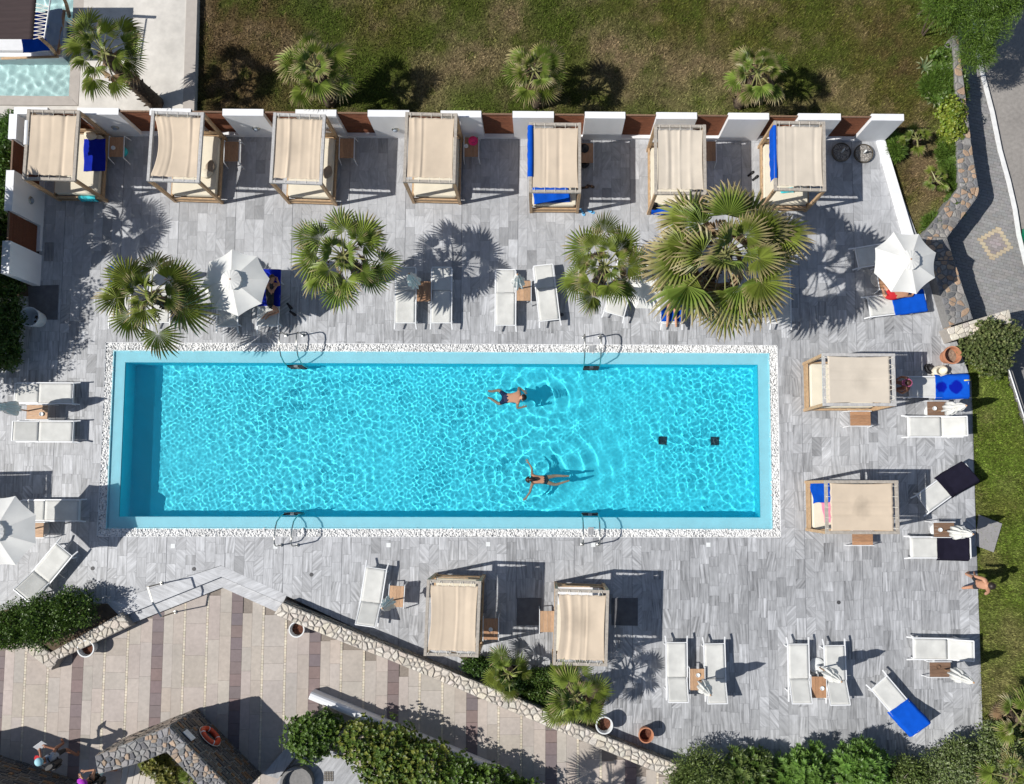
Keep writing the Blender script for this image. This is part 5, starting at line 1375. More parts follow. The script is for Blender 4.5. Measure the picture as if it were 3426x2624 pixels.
# wheeled green bin at the right edge
q = P(3438, 790, ZS); t = thing('wheelie_bin', 'corner of a green plastic bin at the right edge of the street', 'bin', (q.x + .12, q.y, ZS - .13), .3)
b = MB(); b.prism(rrect(.52, .60, .05), 0, .85, inset=-.0, dz=0); b.build('body', 'green_plastic', t)
b = MB(); b.prism(rrect(.58, .66, .06), .855, .93, inset=.03, dz=.02); b.build('lid', 'green_plastic', t)
for sx in (-1, 1): b = MB(); b.tube([(sx * .24, .26, .08), (sx * .28, .26, .08)], .09, 14); b.build('wheel', 'black', t)
# plunge pool pavilion in the top left corner
t = thing('pool_pavilion', 'log-framed daybed with a dark brown roof over the plunge pool, top left', 'pavilion', (0, 0, 0))
def PT(px, py, z): return P(px, py, z)
x0, x1 = P(-200, 190, .3).x, P(205, 190, .3).x; y0, y1 = P(100, 188, .3).y, P(100, 60, .3).y
b = MB(); b.box(((x0 + x1) / 2, (y0 + y1) / 2, -.1), (x1 - x0, y1 - y0, .7)); b.build('platform', 'white_wall', t)
b = MB(); b.prism([(x0, y0 + .12), (x1 - .35, y0 + .12), (x1 - .35, y1 - .1), (x0, y1 - .1)], .255, .42, inset=.03, dz=.03); b.build('mattress', 'white_cloth', t)
Zt = 2.15
b = MB(); rc = [P(-220, 131, Zt), P(111, 131, Zt), P(126, -60, Zt), P(-220, -60, Zt)]
b.sheet(lambda u, v: tuple((rc[0].lerp(rc[1], u)).lerp(rc[3].lerp(rc[2], u), v) - Vector((0, 0, .05 * math.sin(PI * u) * math.sin(PI * v) + .006 * math.sin(v * 60)))), 20, 40, .012); b.build('roof', 'brown_canvas', t, smooth=True)
for (fx, fy), (tx, ty) in (((193, 188), (133, 126)), ((232, 55), (205, -25))):
    b = MB(); b.tube([P(fx, fy, 0), P((fx + tx) / 2 + 3, (fy + ty) / 2 - 2, 1.05), P(tx, ty, Zt)], [.065, .055, .05], 8); b.build('log_post', 'wood_tan', t, smooth=True)
b = MB(); b.tube([P(195, 182, .45), P(215, 35, .45)], .05, 8); b.build('side_log', 'wood_table', t, smooth=True)
b = MB(); b.tube([P(5, 196, .30), P(195, 190, .30)], .04, 8); b.build('front_log', 'wood_tan', t, smooth=True)
b = MB(); a_, e_ = P(148, 128, Zt), P(172, -20, Zt); b.tube([a_, e_], .022, 8); b.build('side_pole', 'white_metal', t, smooth=True)
for k in range(9):
    pA = a_.lerp(e_, (k + .5) / 9 * .75); pB = rc[1].lerp(rc[2], k / 9 * .62); b = MB(); b.tube([pA, pB], .010, 5); b.tube([pA, rc[1].lerp(rc[2], (k + 1) / 9 * .62)], .010, 5); b.build('lacing', 'lace', t)
flat_cloth('towel', 'bright blue towel spread on the pavilion daybed, top left', (120, 110), .1, .85, 1.3, 'towel', 'towel', 21, z=.44, amp=.03)
flat_cloth('towel', 'grey-white sheet crumpled on the pavilion daybed, top left', (185, 95), .1, .55, 1.2, 'grey_cloth', 'bed sheet', 22, z=.44, amp=.04)
# ================================================================== PALMS
def frond_mesh(name, R, pl, seed, dry, dead=False, nseg=25, span=2.0, hue=0.0):
    """fan-palm leaf pointing along +x: curved stalk and a pleated fan split into drooping tips"""
    r = random.Random(seed); b = MB()
    g0 = (0.80 + .35 * r.random())
    green = ((.165 + .09 * hue) * g0, (.235 + .03 * hue) * g0, .040 * g0); stalk = (.34, .34, .13); tan = (.50, .38, .22)
    if dead: green = (.30, .21, .12); stalk = (.26, .18, .10); tan = (.42, .32, .2)
    b.col = (*stalk, 1)
    pts = [Vector((s * pl, 0, .10 * pl * math.sin(s * PI * .5) - .16 * pl * s * s)) for s in (0, .25, .5, .75, 1)]
    b.tube(pts, [.032, .024, .02, .017, .013], 5)
    o = pts[-1]; slope = -.35 if not dead else -.9
    tw = r.uniform(-.3, .3)
    for i in range(nseg):
        a = -span + 2 * span * (i + .5) / nseg; da = 2 * span / nseg * .5
        Rl = R * (1 - .22 * (abs(a) / span) ** 2) * r.uniform(.9, 1.06)
        drp = (.18 + .24 * (abs(a) / span) ** 2 + r.uniform(0, .22)) * (2.0 if dead else 1)
        fold = .042 * R
        def pt(rr, aa, dz=0.0):
            x, y = rr * math.cos(aa), rr * math.sin(aa)
            z = .10 * R * math.sin(min(1, rr / R) * 2.2) - drp * R * (rr / R) ** 2.6 + dz + x * slope * .25 + y * tw
            cup = -.10 * R * (abs(math.sin(aa)) * rr / R) ** 2
            return o + Vector((x, y, z + cup))
        sh = r.uniform(.72, 1.2)
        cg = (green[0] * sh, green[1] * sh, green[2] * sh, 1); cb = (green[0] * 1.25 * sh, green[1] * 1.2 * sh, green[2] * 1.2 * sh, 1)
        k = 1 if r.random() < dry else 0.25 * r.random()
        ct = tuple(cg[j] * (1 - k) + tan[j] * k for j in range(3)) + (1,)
        km = max(0, k - .25) * .75; c2 = tuple(cg[j] * (1 - km) + tan[j] * km for j in range(3)) + (1,)
        r1, r2 = .52 * Rl, .78 * Rl; aj = r.uniform(-.25, .25) * da
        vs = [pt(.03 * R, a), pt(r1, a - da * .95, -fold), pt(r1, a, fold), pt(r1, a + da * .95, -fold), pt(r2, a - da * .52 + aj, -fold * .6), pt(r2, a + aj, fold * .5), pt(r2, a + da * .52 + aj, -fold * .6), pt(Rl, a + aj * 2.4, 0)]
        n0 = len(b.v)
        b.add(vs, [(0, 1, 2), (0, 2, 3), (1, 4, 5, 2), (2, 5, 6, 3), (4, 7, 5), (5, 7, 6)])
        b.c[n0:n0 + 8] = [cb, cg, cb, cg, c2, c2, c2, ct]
    me = bpy.data.meshes.new(name); me.from_pydata(b.v, [], b.f)
    at = me.attributes.new('col', 'FLOAT_COLOR', 'POINT'); at.data.foreach_set('color', np.array(b.c, dtype=np.float32).ravel())
    me.materials.append(MT['leaf' if not dead else 'dryleaf'])
    return me
defm('old_leaf_base', (.17, .12, .08), .95, var=.35, vscale=12)
def palm(label, base, crown, hz, R, n, seed, dry=.3, dead=4, gz=0.0, tr=.15, zmin=-.12, fruit=False, name='fan_palm'):
    r = random.Random(seed)
    bq = P(*base, gz) if base else None
    cq = P(*crown, hz)
    if bq is None: bq = Vector((cq.x + r.uniform(-.1, .1), cq.y + r.uniform(-.1, .1), gz))
    t = thing(name, label, 'palm tree', bq, 0, 'fan palms around the pool')
    top = cq - bq
    pr_ = r.uniform(-.05, .05); fr, pl = R * (.48 + pr_), R * (.54 - pr_)
    ms = [frond_mesh('frond', fr * s, pl * q_, seed * 10 + i, dry * (.5 + .5 * i), nseg=r.choice((22, 24, 27)), span=r.uniform(1.7, 2.25), hue=r.uniform(-.1, .35)) for i, (s, q_) in enumerate(((1, 1), (.85, 1.12), (1.08, .88), (.95, 1)))]
    md = frond_mesh('frond_dry', fr * .85, pl * .8, seed * 10 + 7, .9, True)
    az = r.uniform(0, 6.28)
    n = int(n * 1.28); n1 = max(4, int(n * .42)); n2 = max(2, int(n * .32)); n3 = max(1, n - n1 - n2)
    i = 0
    for cnt, e0, e1, s0, s1 in ((n1, zmin, zmin + .35, .95, 1.05), (n2, .25, .62, .70, .88), (n3, .70, 1.25, .42, .68)):
        az += 2 * PI / n1 * .5
        for q_ in range(cnt):
            a_ = az + 2 * PI * q_ / cnt + r.uniform(-.34, .34); el = r.uniform(e0 - .08, e1 + .1); s = r.uniform(s0 * .9, s1)
            o = link('frond', ms[i % 4], t); o.location = top + Vector((0, 0, .12 if s < .7 else 0)); i += 1
            o.rotation_euler = (r.uniform(-.45, .45), -el, a_); o.scale = (s, s, s)
    for i in range(dead):
        o = link('dry_frond', md, t); o.location = top - Vector((0, 0, .15)); o.rotation_euler = (r.uniform(-.3, .3), .65 + r.uniform(-.15, .4), i * 2 * PI / max(1, dead) + r.uniform(-.4, .4))
    # trunk with old leaf bases
    b = MB(); k = 9; pts, rs = [], []
    for i in range(k + 1):
        s = i / k; p = Vector((0, 0, 0)).lerp(top, s); p.x += .06 * math.sin(s * 3 + seed); pts.append(p); rs.append(tr * (1.35 - .45 * s if s < .9 else .95))
    b.tube(pts, rs, 10)
    tk = b.build('trunk', 'trunk', t, smooth=True)
    b = MB(); m = int(max(10, top.length * 26))
    for i in range(m):
        s = i / m; a = i * 2.4; p = Vector((0, 0, 0)).lerp(top, s); rr = tr * (1.3 - .4 * s)
        e = Vector((math.cos(a), math.sin(a), 0)); sd = Vector((-e.y, e.x, 0))
        w = .05 * r.uniform(.7, 1.2)
        b.add([p + e * rr * .85 - sd * w, p + e * rr * .85 + sd * w, p + e * (rr + .07 * r.uniform(.6, 1.3)) + sd * w * .3 + Vector((0, 0, .13)), p + e * (rr + .07) - sd * w * .3 + Vector((0, 0, .12))], [(0, 1, 2, 3)])
    b.build('leaf_base', 'old_leaf_base', tk)
    if fruit:
        b = MB()
        for i in range(5):
            a = i * 1.3 + seed; e = Vector((math.cos(a), math.sin(a), 0)); p = top + e * .1; q = top + e * R * .32 + Vector((0, 0, -.25))
            b.tube([p, (p + q) / 2 + Vector((0, 0, .12)), q], .012, 4)
            for j in range(16): c_ = q + Vector((r.uniform(-.1, .1), r.uniform(-.1, .1), r.uniform(-.12, .06))); b.box(c_, (.03, .03, .03), rz=j)
        b.build('fruit_cluster', 'hair_brown', t)
    return t
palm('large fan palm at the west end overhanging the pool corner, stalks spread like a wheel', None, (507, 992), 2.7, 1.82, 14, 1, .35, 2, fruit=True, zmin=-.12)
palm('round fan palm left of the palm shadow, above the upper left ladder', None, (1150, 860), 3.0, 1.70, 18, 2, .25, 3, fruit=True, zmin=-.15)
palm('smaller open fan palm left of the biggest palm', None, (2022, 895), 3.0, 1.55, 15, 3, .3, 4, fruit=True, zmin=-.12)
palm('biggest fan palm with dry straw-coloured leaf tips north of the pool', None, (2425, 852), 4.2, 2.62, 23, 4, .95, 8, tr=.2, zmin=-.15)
palm('fan palm on the lawn behind the third daybed from the west', (1112, 345), (1058, 232), 2.2, 1.28, 15, 5, .55, 2, gz=ZL)
palm('fan palm on the lawn in the middle, behind the wall', (1800, 350), (1788, 238), 2.0, 1.18, 14, 6, .55, 3, gz=ZL)
palm('fan palm on the lawn to the east with its pale stump showing', (2468, 350), (2532, 246), 1.95, 1.2, 14, 7, .55, 3, gz=ZL)
palm('leaning fan palm with a shaggy dark trunk on the concrete terrace', (517, 348), (352, 180), 2.9, 1.5, 15, 8, .2, 3, gz=ZC, tr=.19)
palm('small young palm in the planting bed behind the white kerb', (3062, 480), (3068, 466), .45, .62, 9, 9, .2, 0, gz=ZL, tr=.06, zmin=0, name='young_palm')
palm('small young palm in the planting bed near the stone wall', (3128, 612), (3131, 604), .42, .58, 8, 10, .3, 0, gz=ZL, tr=.06, zmin=0, name='young_palm')
palm('fan palm at the diagonal wall beside the white pot', (1915, 2290), (1925, 2330), 1.75, 1.22, 13, 11, .12, 1, tr=.13, zmin=-.12)
palm('low young fan palm behind the diagonal wall below the left south daybed', None, (1700, 2255), .80, .95, 8, 12, .1, 0, tr=.10, zmin=-.1)
palm('fan palm at the lower right edge of the picture beside the hedge', None, (3412, 2410), 1.2, 1.05, 10, 13, .5, 2, gz=-.03, tr=.12)
palm('fan palm in the lower right corner with yellow leaf tips', None, (3380, 2600), 1.2, 1.05, 9, 14, .8, 2, gz=-.03, tr=.12)
palm('small palm inside the pointed stone wall', None, (652, 2600), 1.1, .55, 10, 15, .2, 0, gz=.1, tr=.06, zmin=0, name='young_palm')
palm('tall palm beyond the bottom edge, known by its shadow on the promenade', (1690, 2740), (1690, 2850), 3.0, 1.5, 16, 16, .2, 2, gz=ZP)
palm('palm beyond the west wall, known by its shadow on the white piers', None, (-190, 700), 3.4, 1.6, 16, 17, .2, 2, gz=0)

# ================================================================== BUSHES, HEDGES, TREES
def foliage(name, lumps, n, ll, lw, pal, seed, parent, rosette=0, up=.35, droop=0.0, spiky=0.0, m='leaf'):
    """leaf-sized faces spread through lumpy crown volume"""
    r = np.random.default_rng(seed)
    L = np.array(lumps, float)
    vol = (L[:, 3] * L[:, 4] + L[:, 3] * L[:, 5] + L[:, 4] * L[:, 5]); w = r.choice(len(L), n, p=vol / vol.sum())
    d = r.normal(size=(n, 3)); d[:, 2] = np.abs(d[:, 2]) * 1.0 - .25; d /= np.linalg.norm(d, axis=1)[:, None]
    # lumpy outline
    ph = r.uniform(0, 6, 6)
    bump = 1 + .10 * np.sin(7 * d[:, 0] + ph[0] + w) + .10 * np.sin(8 * d[:, 1] + ph[1] + 2 * w) + .07 * np.sin(11 * d[:, 2] + ph[2])
    rad = (1 - .38 * r.random(n) ** 1.6) * bump
    c = L[w, :3] + d * L[w, 3:6] * rad[:, None]
    nor = d / L[w, 3:6]; nor /= np.linalg.norm(nor, axis=1)[:, None]
    pal = np.array(pal) * np.array([1.32, 1.38, 1.25])
    if rosette:
        tip = nor + np.array([0, 0, up]) + r.normal(size=(n, 3)) * .25; tip /= np.linalg.norm(tip, axis=1)[:, None]
        ax = np.cross(tip, r.normal(size=(n, 3))); ax /= np.linalg.norm(ax, axis=1)[:, None]; ay = np.cross(tip, ax)
        th = (np.arange(rosette) * 2 * PI / rosette)[None, :] + r.uniform(0, 6, (n, 1))
        dirs = ax[:, None] * np.cos(th)[..., None] + ay[:, None] * np.sin(th)[..., None]
        dirs = dirs * r.uniform(.75, 1.05, (n, rosette, 1)) + tip[:, None] * r.uniform(.25 + spiky, .75 + spiky, (n, rosette, 1))
        base = np.repeat(c, rosette, 0); dv = dirs.reshape(-1, 3); nv = np.repeat(tip, rosette, 0); N = n * rosette
        cc = pal[r.integers(0, len(pal), n)] * r.uniform(.75, 1.25, (n, 1)); cc = np.repeat(cc, rosette, 0) * r.uniform(.85, 1.15, (N, 1))
    else:
        dv = nor * (.5 + spiky) + r.normal(size=(n, 3)) * .8 + np.array([0, 0, up]); base = c; N = n
        nv = nor + r.normal(size=(n, 3)) * .6
        cc = pal[r.integers(0, len(pal), n)] * r.uniform(.7, 1.3, (n, 1))
    dv /= np.linalg.norm(dv, axis=1)[:, None]
    sd = np.cross(dv, nv); sd /= (np.linalg.norm(sd, axis=1)[:, None] + 1e-6)
    len_ = ll * r.uniform(.7, 1.3, (N, 1)); wid = lw * r.uniform(.7, 1.3, (N, 1))
    v0 = base; v1 = base + dv * len_ * .5 - sd * wid; v2 = base + dv * len_ - np.array([0, 0, droop]) * len_; v3 = base + dv * len_ * .5 + sd * wid
    V = np.stack([v0, v1, v2, v3], 1).reshape(-1, 3)
    return np_mesh(name, V, np.arange(4 * N).reshape(-1, 4), m, parent, cols=np.repeat(cc, 4, 0))
def bush(label, px, py, z0, lumps, n, ll, lw, pal, seed, name='bush', cat='bush', group='shrubs and hedges', stems=6, core=.72, **kw):
    """lumps: (dx, dy, z, rx, ry, rz) around the base point; core keeps the inside of the crown dense"""
    q = P(px, py, z0); t = thing(name, label, cat, q, 0, group)
    foliage('crown', lumps, n, ll, lw, pal, seed, t, **kw)
    r = random.Random(seed)
    if core:
        ck = dict(kw); ck['rosette'] = 0
        foliage('inner_leaves', [(a, b_, c_, d_ * core, e_ * core, f_ * core) for a, b_, c_, d_, e_, f_ in lumps], max(300, n // 2 if not kw.get('rosette') else n * 2), ll * 1.5, lw * 2.0, pal, seed + 1, t)
    for i in range(stems):
        b = MB()
        l = lumps[i % len(lumps)]; e = Vector((l[0] + r.uniform(-.5, .5) * l[3], l[1] + r.uniform(-.5, .5) * l[4], l[2] + .5 * l[5]))
        s = Vector((l[0] + r.uniform(-.1, .1), l[1] + r.uniform(-.1, .1), -.05)); b.tube([s, s.lerp(e, .5) + Vector((r.uniform(-.08, .08), r.uniform(-.08, .08), 0)), e], [.035, .022, .008], 5)
        b.build('stem', 'trunk', t)
    return t
DG_ = ((.055, .095, .018), (.068, .115, .020), (.045, .080, .016)); YG = ((.16, .20, .025), (.19, .21, .03), (.12, .17, .02)); OG = ((.11, .145, .04), (.13, .16, .055), (.09, .125, .035)); SG = ((.19, .22, .11), (.16, .20, .09), (.22, .24, .14)); BG = ((.10, .17, .03), (.085, .15, .028), (.12, .18, .035))
# dark rounded bush in the V planter
bush('dark green rounded bush overflowing the V-shaped planter at the lower left', 185, 2090, .0, [(-.9, .05, .45, .85, .70, .6), (0, .25, .55, .95, .78, .75), (.80, .55, .55, .80, .62, .7), (-1.4, -.25, .35, .55, .45, .45)], 8500, .075, .02, DG_ + ((.075, .13, .02),), 31, spiky=.5)
# clipped flowering hedge by the promenade
bush('clipped round hedge of small rosettes, left end by the fountain court', 1060, 2440, ZP, [(0, 0, .75, .78, .72, .55), (.45, .25, .7, .5, .5, .5)], 900, .085, .024, ((.060, .105, .014), (.075, .125, .018), (.05, .09, .014)), 32, rosette=8)
bush('long clipped hedge with yellow-green shoot tips in the middle of the bottom edge', 1330, 2495, ZP, [(-.95, .35, .75, .9, .75, .55), (.0, .0, .78, 1.0, .95, .55), (-.2, -.55, .7, .95, .7, .5), (.95, -.35, .75, .9, .85, .55)], 1500, .085, .024, ((.095, .13, .02), (.15, .16, .03), (.07, .11, .016), (.06, .10, .015)), 33, rosette=8)
bush('lower right end of the clipped hedge at the bottom edge', 1620, 2610, ZP, [(-.7, .3, .7, .8, .7, .5), (.2, 0, .7, .95, .7, .5), (1.0, -.25, .65, .8, .6, .45)], 1100, .085, .024, ((.065, .11, .015), (.08, .13, .018), (.055, .095, .014)), 34, rosette=8)
bush('reddish-leaved shrub among the clipped hedge at the bottom edge', 1345, 2628, ZP, [(0, 0, .5, .5, .35, .4)], 600, .10, .02, ((.16, .06, .03), (.12, .09, .04), (.10, .10, .03)), 35)
# hedge along the bottom right
for i, (px, py, lm, n, ll, lw, pal, lb, kw) in enumerate((
    (2330, 2560, [(0, 0, .7, .85, .75, .7), (-.4, -.4, .5, .6, .5, .5)], 5200, .10, .014, OG, 'feathery olive-green bush at the bottom end of the diagonal wall', dict(spiky=.6)),
    (2480, 2575, [(0, 0, .55, .8, .7, .55), (.4, .35, .5, .5, .4, .5)], 520, .15, .022, DG_ + OG, 'dark bush in the bottom hedge, left of the light green shoots', dict(rosette=9, spiky=.3)),
    (2690, 2555, [(0, 0, .6, .75, .7, .65), (-.5, -.2, .45, .6, .6, .5)], 520, .16, .024, ((.09, .16, .03), (.11, .185, .04)), 'rosette-leaved green bush in the bottom hedge below the right loungers', dict(rosette=9, spiky=.3)),
    (2850, 2525, [(0, 0, .75, .8, .62, .75), (.1, -.45, .6, .7, .5, .6)], 640, .15, .022, ((.09, .17, .03), (.115, .20, .04), (.075, .13, .028)), 'tall bright rosette bush in the bottom hedge casting a shadow on the deck', dict(rosette=9, spiky=.3)),
    (3010, 2580, [(0, 0, .5, .75, .6, .55)], 4200, .085, .018, OG, 'small-leaved bush in the bottom hedge below the askew blue-towel lounger', dict(spiky=.3)),
    (3160, 2545, [(0, 0, .6, .85, .7, .65), (.2, .45, .55, .6, .4, .55)], 5600, .08, .018, SG + OG, 'pale grey-green bush in the bottom hedge right of the blue towel', dict(spiky=.4)),
    (3300, 2500, [(0, 0, .7, .75, .75, .75), (.1, .6, .55, .5, .45, .6)], 5200, .085, .018, SG + OG, 'upright grey-green bush at the right end of the bottom hedge', dict(spiky=.5)),
    (2600, 2640, [(0, 0, .4, .9, .5, .45)], 3200, .10, .02, OG, 'low dull green bush at the bottom edge below the dark bush', dict()),
    (3090, 2650, [(0, 0, .45, 1.0, .45, .45)], 3600, .09, .02, OG + YG, 'low yellowish bush at the bottom edge right of the middle', dict()),
)):
    bush(lb, px, py, -.02, lm, n, ll, lw, pal, 41 + i, **kw)
b = MB()
r_ = random.Random(5)
q = P(2880, 2600, .0); t = thing('bare_shrub', 'bare pale twigs sticking out of the bottom hedge', 'shrub', q)
for i in range(26):
    a = r_.uniform(0, 6.28); p = Vector((r_.uniform(-1.6, 1.2), r_.uniform(-.3, .3), .6)); e = p + Vector((math.cos(a) * .45, math.sin(a) * .3, r_.uniform(.2, .6))); m_ = p.lerp(e, .5) + Vector((r_.uniform(-.1, .1), r_.uniform(-.1, .1), .05))
    b.tube([Vector((p.x * .8, p.y, 0)), p, m_, e], [.012, .010, .007, .003], 5); b.tube([m_, m_ + Vector((r_.uniform(-.2, .2), r_.uniform(-.2, .2), .15))], [.006, .002], 4)
b.build('twigs', mat('pale_twig', (.42, .37, .31), .9, var=.2), t)
# bed behind the diagonal wall around the young palms
bush('dark leafy shrub in the bed between the diagonal wall and the left south daybed', 1600, 2222, 0, [(0, 0, .22, .45, .3, .28), (.55, -.15, .2, .5, .3, .25), (1.1, -.45, .2, .5, .35, .25)], 3600, .08, .022, ((.05, .09, .02), (.065, .12, .025), (.045, .08, .025)), 61)
bush('low green groundcover in the bed below the right south daybed', 1850, 2265, 0, [(0, .1, .1, .7, .22, .2), (-.7, .0, .12, .6, .3, .22), (.45, -.25, .1, .5, .35, .2), (.2, -.7, .1, .6, .4, .2), (.9, -1.0, .1, .4, .35, .18), (-.5, -.45, .1, .6, .35, .2)], 8500, .07, .018, ((.07, .12, .025), (.055, .10, .02), (.09, .12, .03)), 62)
b = MB(); b.prism([XY(1500, 2178), XY(2040, 2300), XY(1990, 2440), XY(1760, 2330)], -.05, .012); struct(b.build('planting_soil', 'soil'))
q = P(1768, 2232, .3); t = thing('bollard_light', 'small pale garden lamp in the bed between the south daybeds', 'lamp', (q.x, q.y, 0))
b = MB(); b.tube([(0, 0, 0), (0, 0, .3)], .03, 8); b.build('stem', 'steel', t); b = MB(); b.lathe([(.07, .28), (.09, .32), (.08, .36), (.03, .38)], 16); b.build('head', 'white_pot', t, smooth=True)
# west side: dark hedge and trees that shade the deck's west end
bush('dark hedge in deep shade at the left picture edge beside the doormat', 70, 1085, 0, [(0, 0, .5, .42, .8, .5), (-.15, 1.15, .5, .5, .6, .5), (-.05, -1.0, .5, .45, .6, .5)], 6500, .08, .024, DG_, 63, name='hedge', cat='hedge')
bush('tall dark tree-like hedge beyond the left picture edge shading the deck', -95, 1060, 0, [(0, 0, 2.2, .9, 1.2, 1.6), (.1, 1.3, 2.2, .9, 1.0, 1.5), (-.1, -1.2, 2.2, .9, .9, 1.5), (-.2, 2.3, 1.8, .8, .9, 1.3), (-.1, -2.1, 1.9, .8, .7, 1.2)], 15000, .10, .03, DG_, 64, name='hedge', cat='hedge', stems=9)
bush('green shrubs outside the west wall at the left picture edge', 80, 520, 0, [(0, .6, .6, .36, .5, .6), (-.05, -.2, .65, .38, .6, .65), (-.08, -1.2, .65, .38, .7, .65), (-.1, -2.2, .65, .38, .8, .65), (-.12, -3.2, .6, .38, .7, .6), (-.6, -1.2, .6, .5, 2.2, .6)], 12000, .08, .024, ((.06, .12, .02), (.075, .14, .02), (.045, .085, .018)), 65, name='hedge', cat='hedge')
# north-east corner
bush('feathery bright green conifer tree in the top right corner leaning over the road', 3175, 150, ZL, [(0, .9, 2.2, 1.2, 1.05, .95), (-.95, .3, 1.9, .85, .85, .75), (-1.0, 1.1, 2.0, .8, .8, .7), (.75, .35, 2.0, .75, .7, .7), (.1, -.35, 1.7, .9, .7, .7), (.4, 1.9, 2.4, 1.1, .9, .8), (-.6, 1.6, 2.2, .9, .8, .8), (.2, -1.05, 1.3, .6, .5, .55)], 52000, .11, .0062, ((.105, .165, .026), (.085, .145, .024), (.125, .185, .036), (.07, .12, .02)), 66, name='conifer_tree', cat='tree', spiky=1.2, up=.5, droop=.15, stems=10, core=.7, group='trees and shrubs in the north-east corner')
for i, (px, py, rx, ry, n_, pl_, lb) in enumerate(((3150, 215, .5, .45, 420, BG, 'leafy green shrub directly under the conifer at the lawn edge'), (3185, 290, .36, .5, 420, BG, 'leafy green shrub against the upper stone wall'), (3150, 330, .42, .4, 420, BG, 'leafy green shrub left of the upper stone wall among the agaves'), (3165, 470, .38, .4, 380, YG, 'leafy shrub just below the yellow-green shrub'), (3188, 545, .34, .42, 380, BG, 'leafy green shrub filling the wall side above the second young palm'), (3180, 690, .3, .3, 300, BG, 'leafy green shrub where the stone wall turns'))):
    bush(lb, px, py, ZL, [(0, 0, .22, rx, ry, .3), (.1, -.25, .2, rx * .8, ry * .7, .25)], n_, .09, .02, tuple((x_ * .75, y_ * .75, z_ * .75) for x_, y_, z_ in pl_), 91 + i, rosette=7, stems=3, group='trees and shrubs in the north-east corner')
bush('yellow-green shrub against the bend of the stone wall', 3160, 400, ZL, [(0, 0, .45, .42, .5, .45), (.05, -.55, .4, .4, .4, .4)], 700, .07, .022, YG, 67, rosette=7, group='trees and shrubs in the north-east corner')
for i, (px, py, rx, ry, lb) in enumerate(((3180, 330, .35, .55, 'bright leafy clump along the stone wall under the agaves'), (3185, 470, .32, .5, 'bright leafy clump between the yellow-green shrub and the wall bend'), (3120, 300, .45, .45, 'bright leafy clump left of the agaves on the planting strip'), (3180, 580, .35, .4, 'bright leafy clump above the wall corner'), (3150, 275, .55, .5, 'long-leaved grassy clump right below the conifer tree'), (3172, 520, .4, .45, 'grassy green clump along the stone wall beside the young palm'), (2990, 500, .22, .4, 'grassy clump right behind the white kerb'), (3195, 640, .25, .45, 'grassy clump in the corner of the stone wall'), (3115, 760, .3, .35, 'bright grassy clump at the tip of the planting bed'))):
    bush(lb, px, py, ZL, [(0, 0, .16, rx, ry, .25)], int(4200 * rx * ry / .25) + 700, .18, .008, ((.09, .15, .025), (.11, .17, .03), (.075, .13, .025)), 71 + i, name='grass_clump', cat='plant', spiky=.5, up=.6, stems=0 or 2, core=.6, group='trees and shrubs in the north-east corner')
q = P(3140, 300, .1)
for i, (px, py) in enumerate(((3092, 225), (3124, 335), (3155, 285))):
    q = P(px, py, .1); t = thing('agave', ('striped agave at the top of the planting strip', 'striped agave in the middle of the planting strip', 'striped agave nearest the conifer tree')[i], 'plant', (q.x, q.y, ZL + .1), 0, 'striped agaves by the stone wall')
    for k in range(9):
        a = k * .7 + i; e = Vector((math.cos(a), math.sin(a), 0)); sd = Vector((-e.y, e.x, 0)); bb = MB(); bb.col = (.22, .27, .13, 1)
        bb.add([e * .03 - sd * .025, e * .03 + sd * .025, e * .2 + sd * .035 + Vector((0, 0, .22)), e * .2 - sd * .035 + Vector((0, 0, .22)), e * .36 + Vector((0, 0, .22)), e * .2 + Vector((0, 0, .20))], [(0, 1, 2, 5), (0, 5, 3), (5, 2, 4), (3, 5, 4)]); bb.c[0] = bb.c[1] = (.1, .16, .07, 1); bb.c[4] = (.5, .48, .3, 1); bb.build('leaf', 'leaf', t, attr='col')
bush('grey-green rosemary-like bush covering the end of the gate wall', 3292, 1165, 0, [(0, 0, .55, .72, .62, .55), (-.55, -.05, .4, .5, .5, .42), (.5, .3, .5, .45, .42, .45), (.05, -.5, .4, .55, .45, .42), (-.15, .5, .6, .35, .35, .4)], 1150, .10, .012, ((.12, .145, .055), (.10, .125, .045), (.15, .16, .07), (.085, .11, .04)), 81, rosette=12, spiky=1.0, up=.1)
bush('yellow-green bush growing inside the pointed stone wall', 548, 2540, .1, [(0, 0, .45, .45, .35, .45), (.4, -.4, .4, .4, .35, .4)], 620, .08, .02, ((.14, .14, .03), (.11, .12, .025), (.17, .15, .04)), 82, rosette=7)

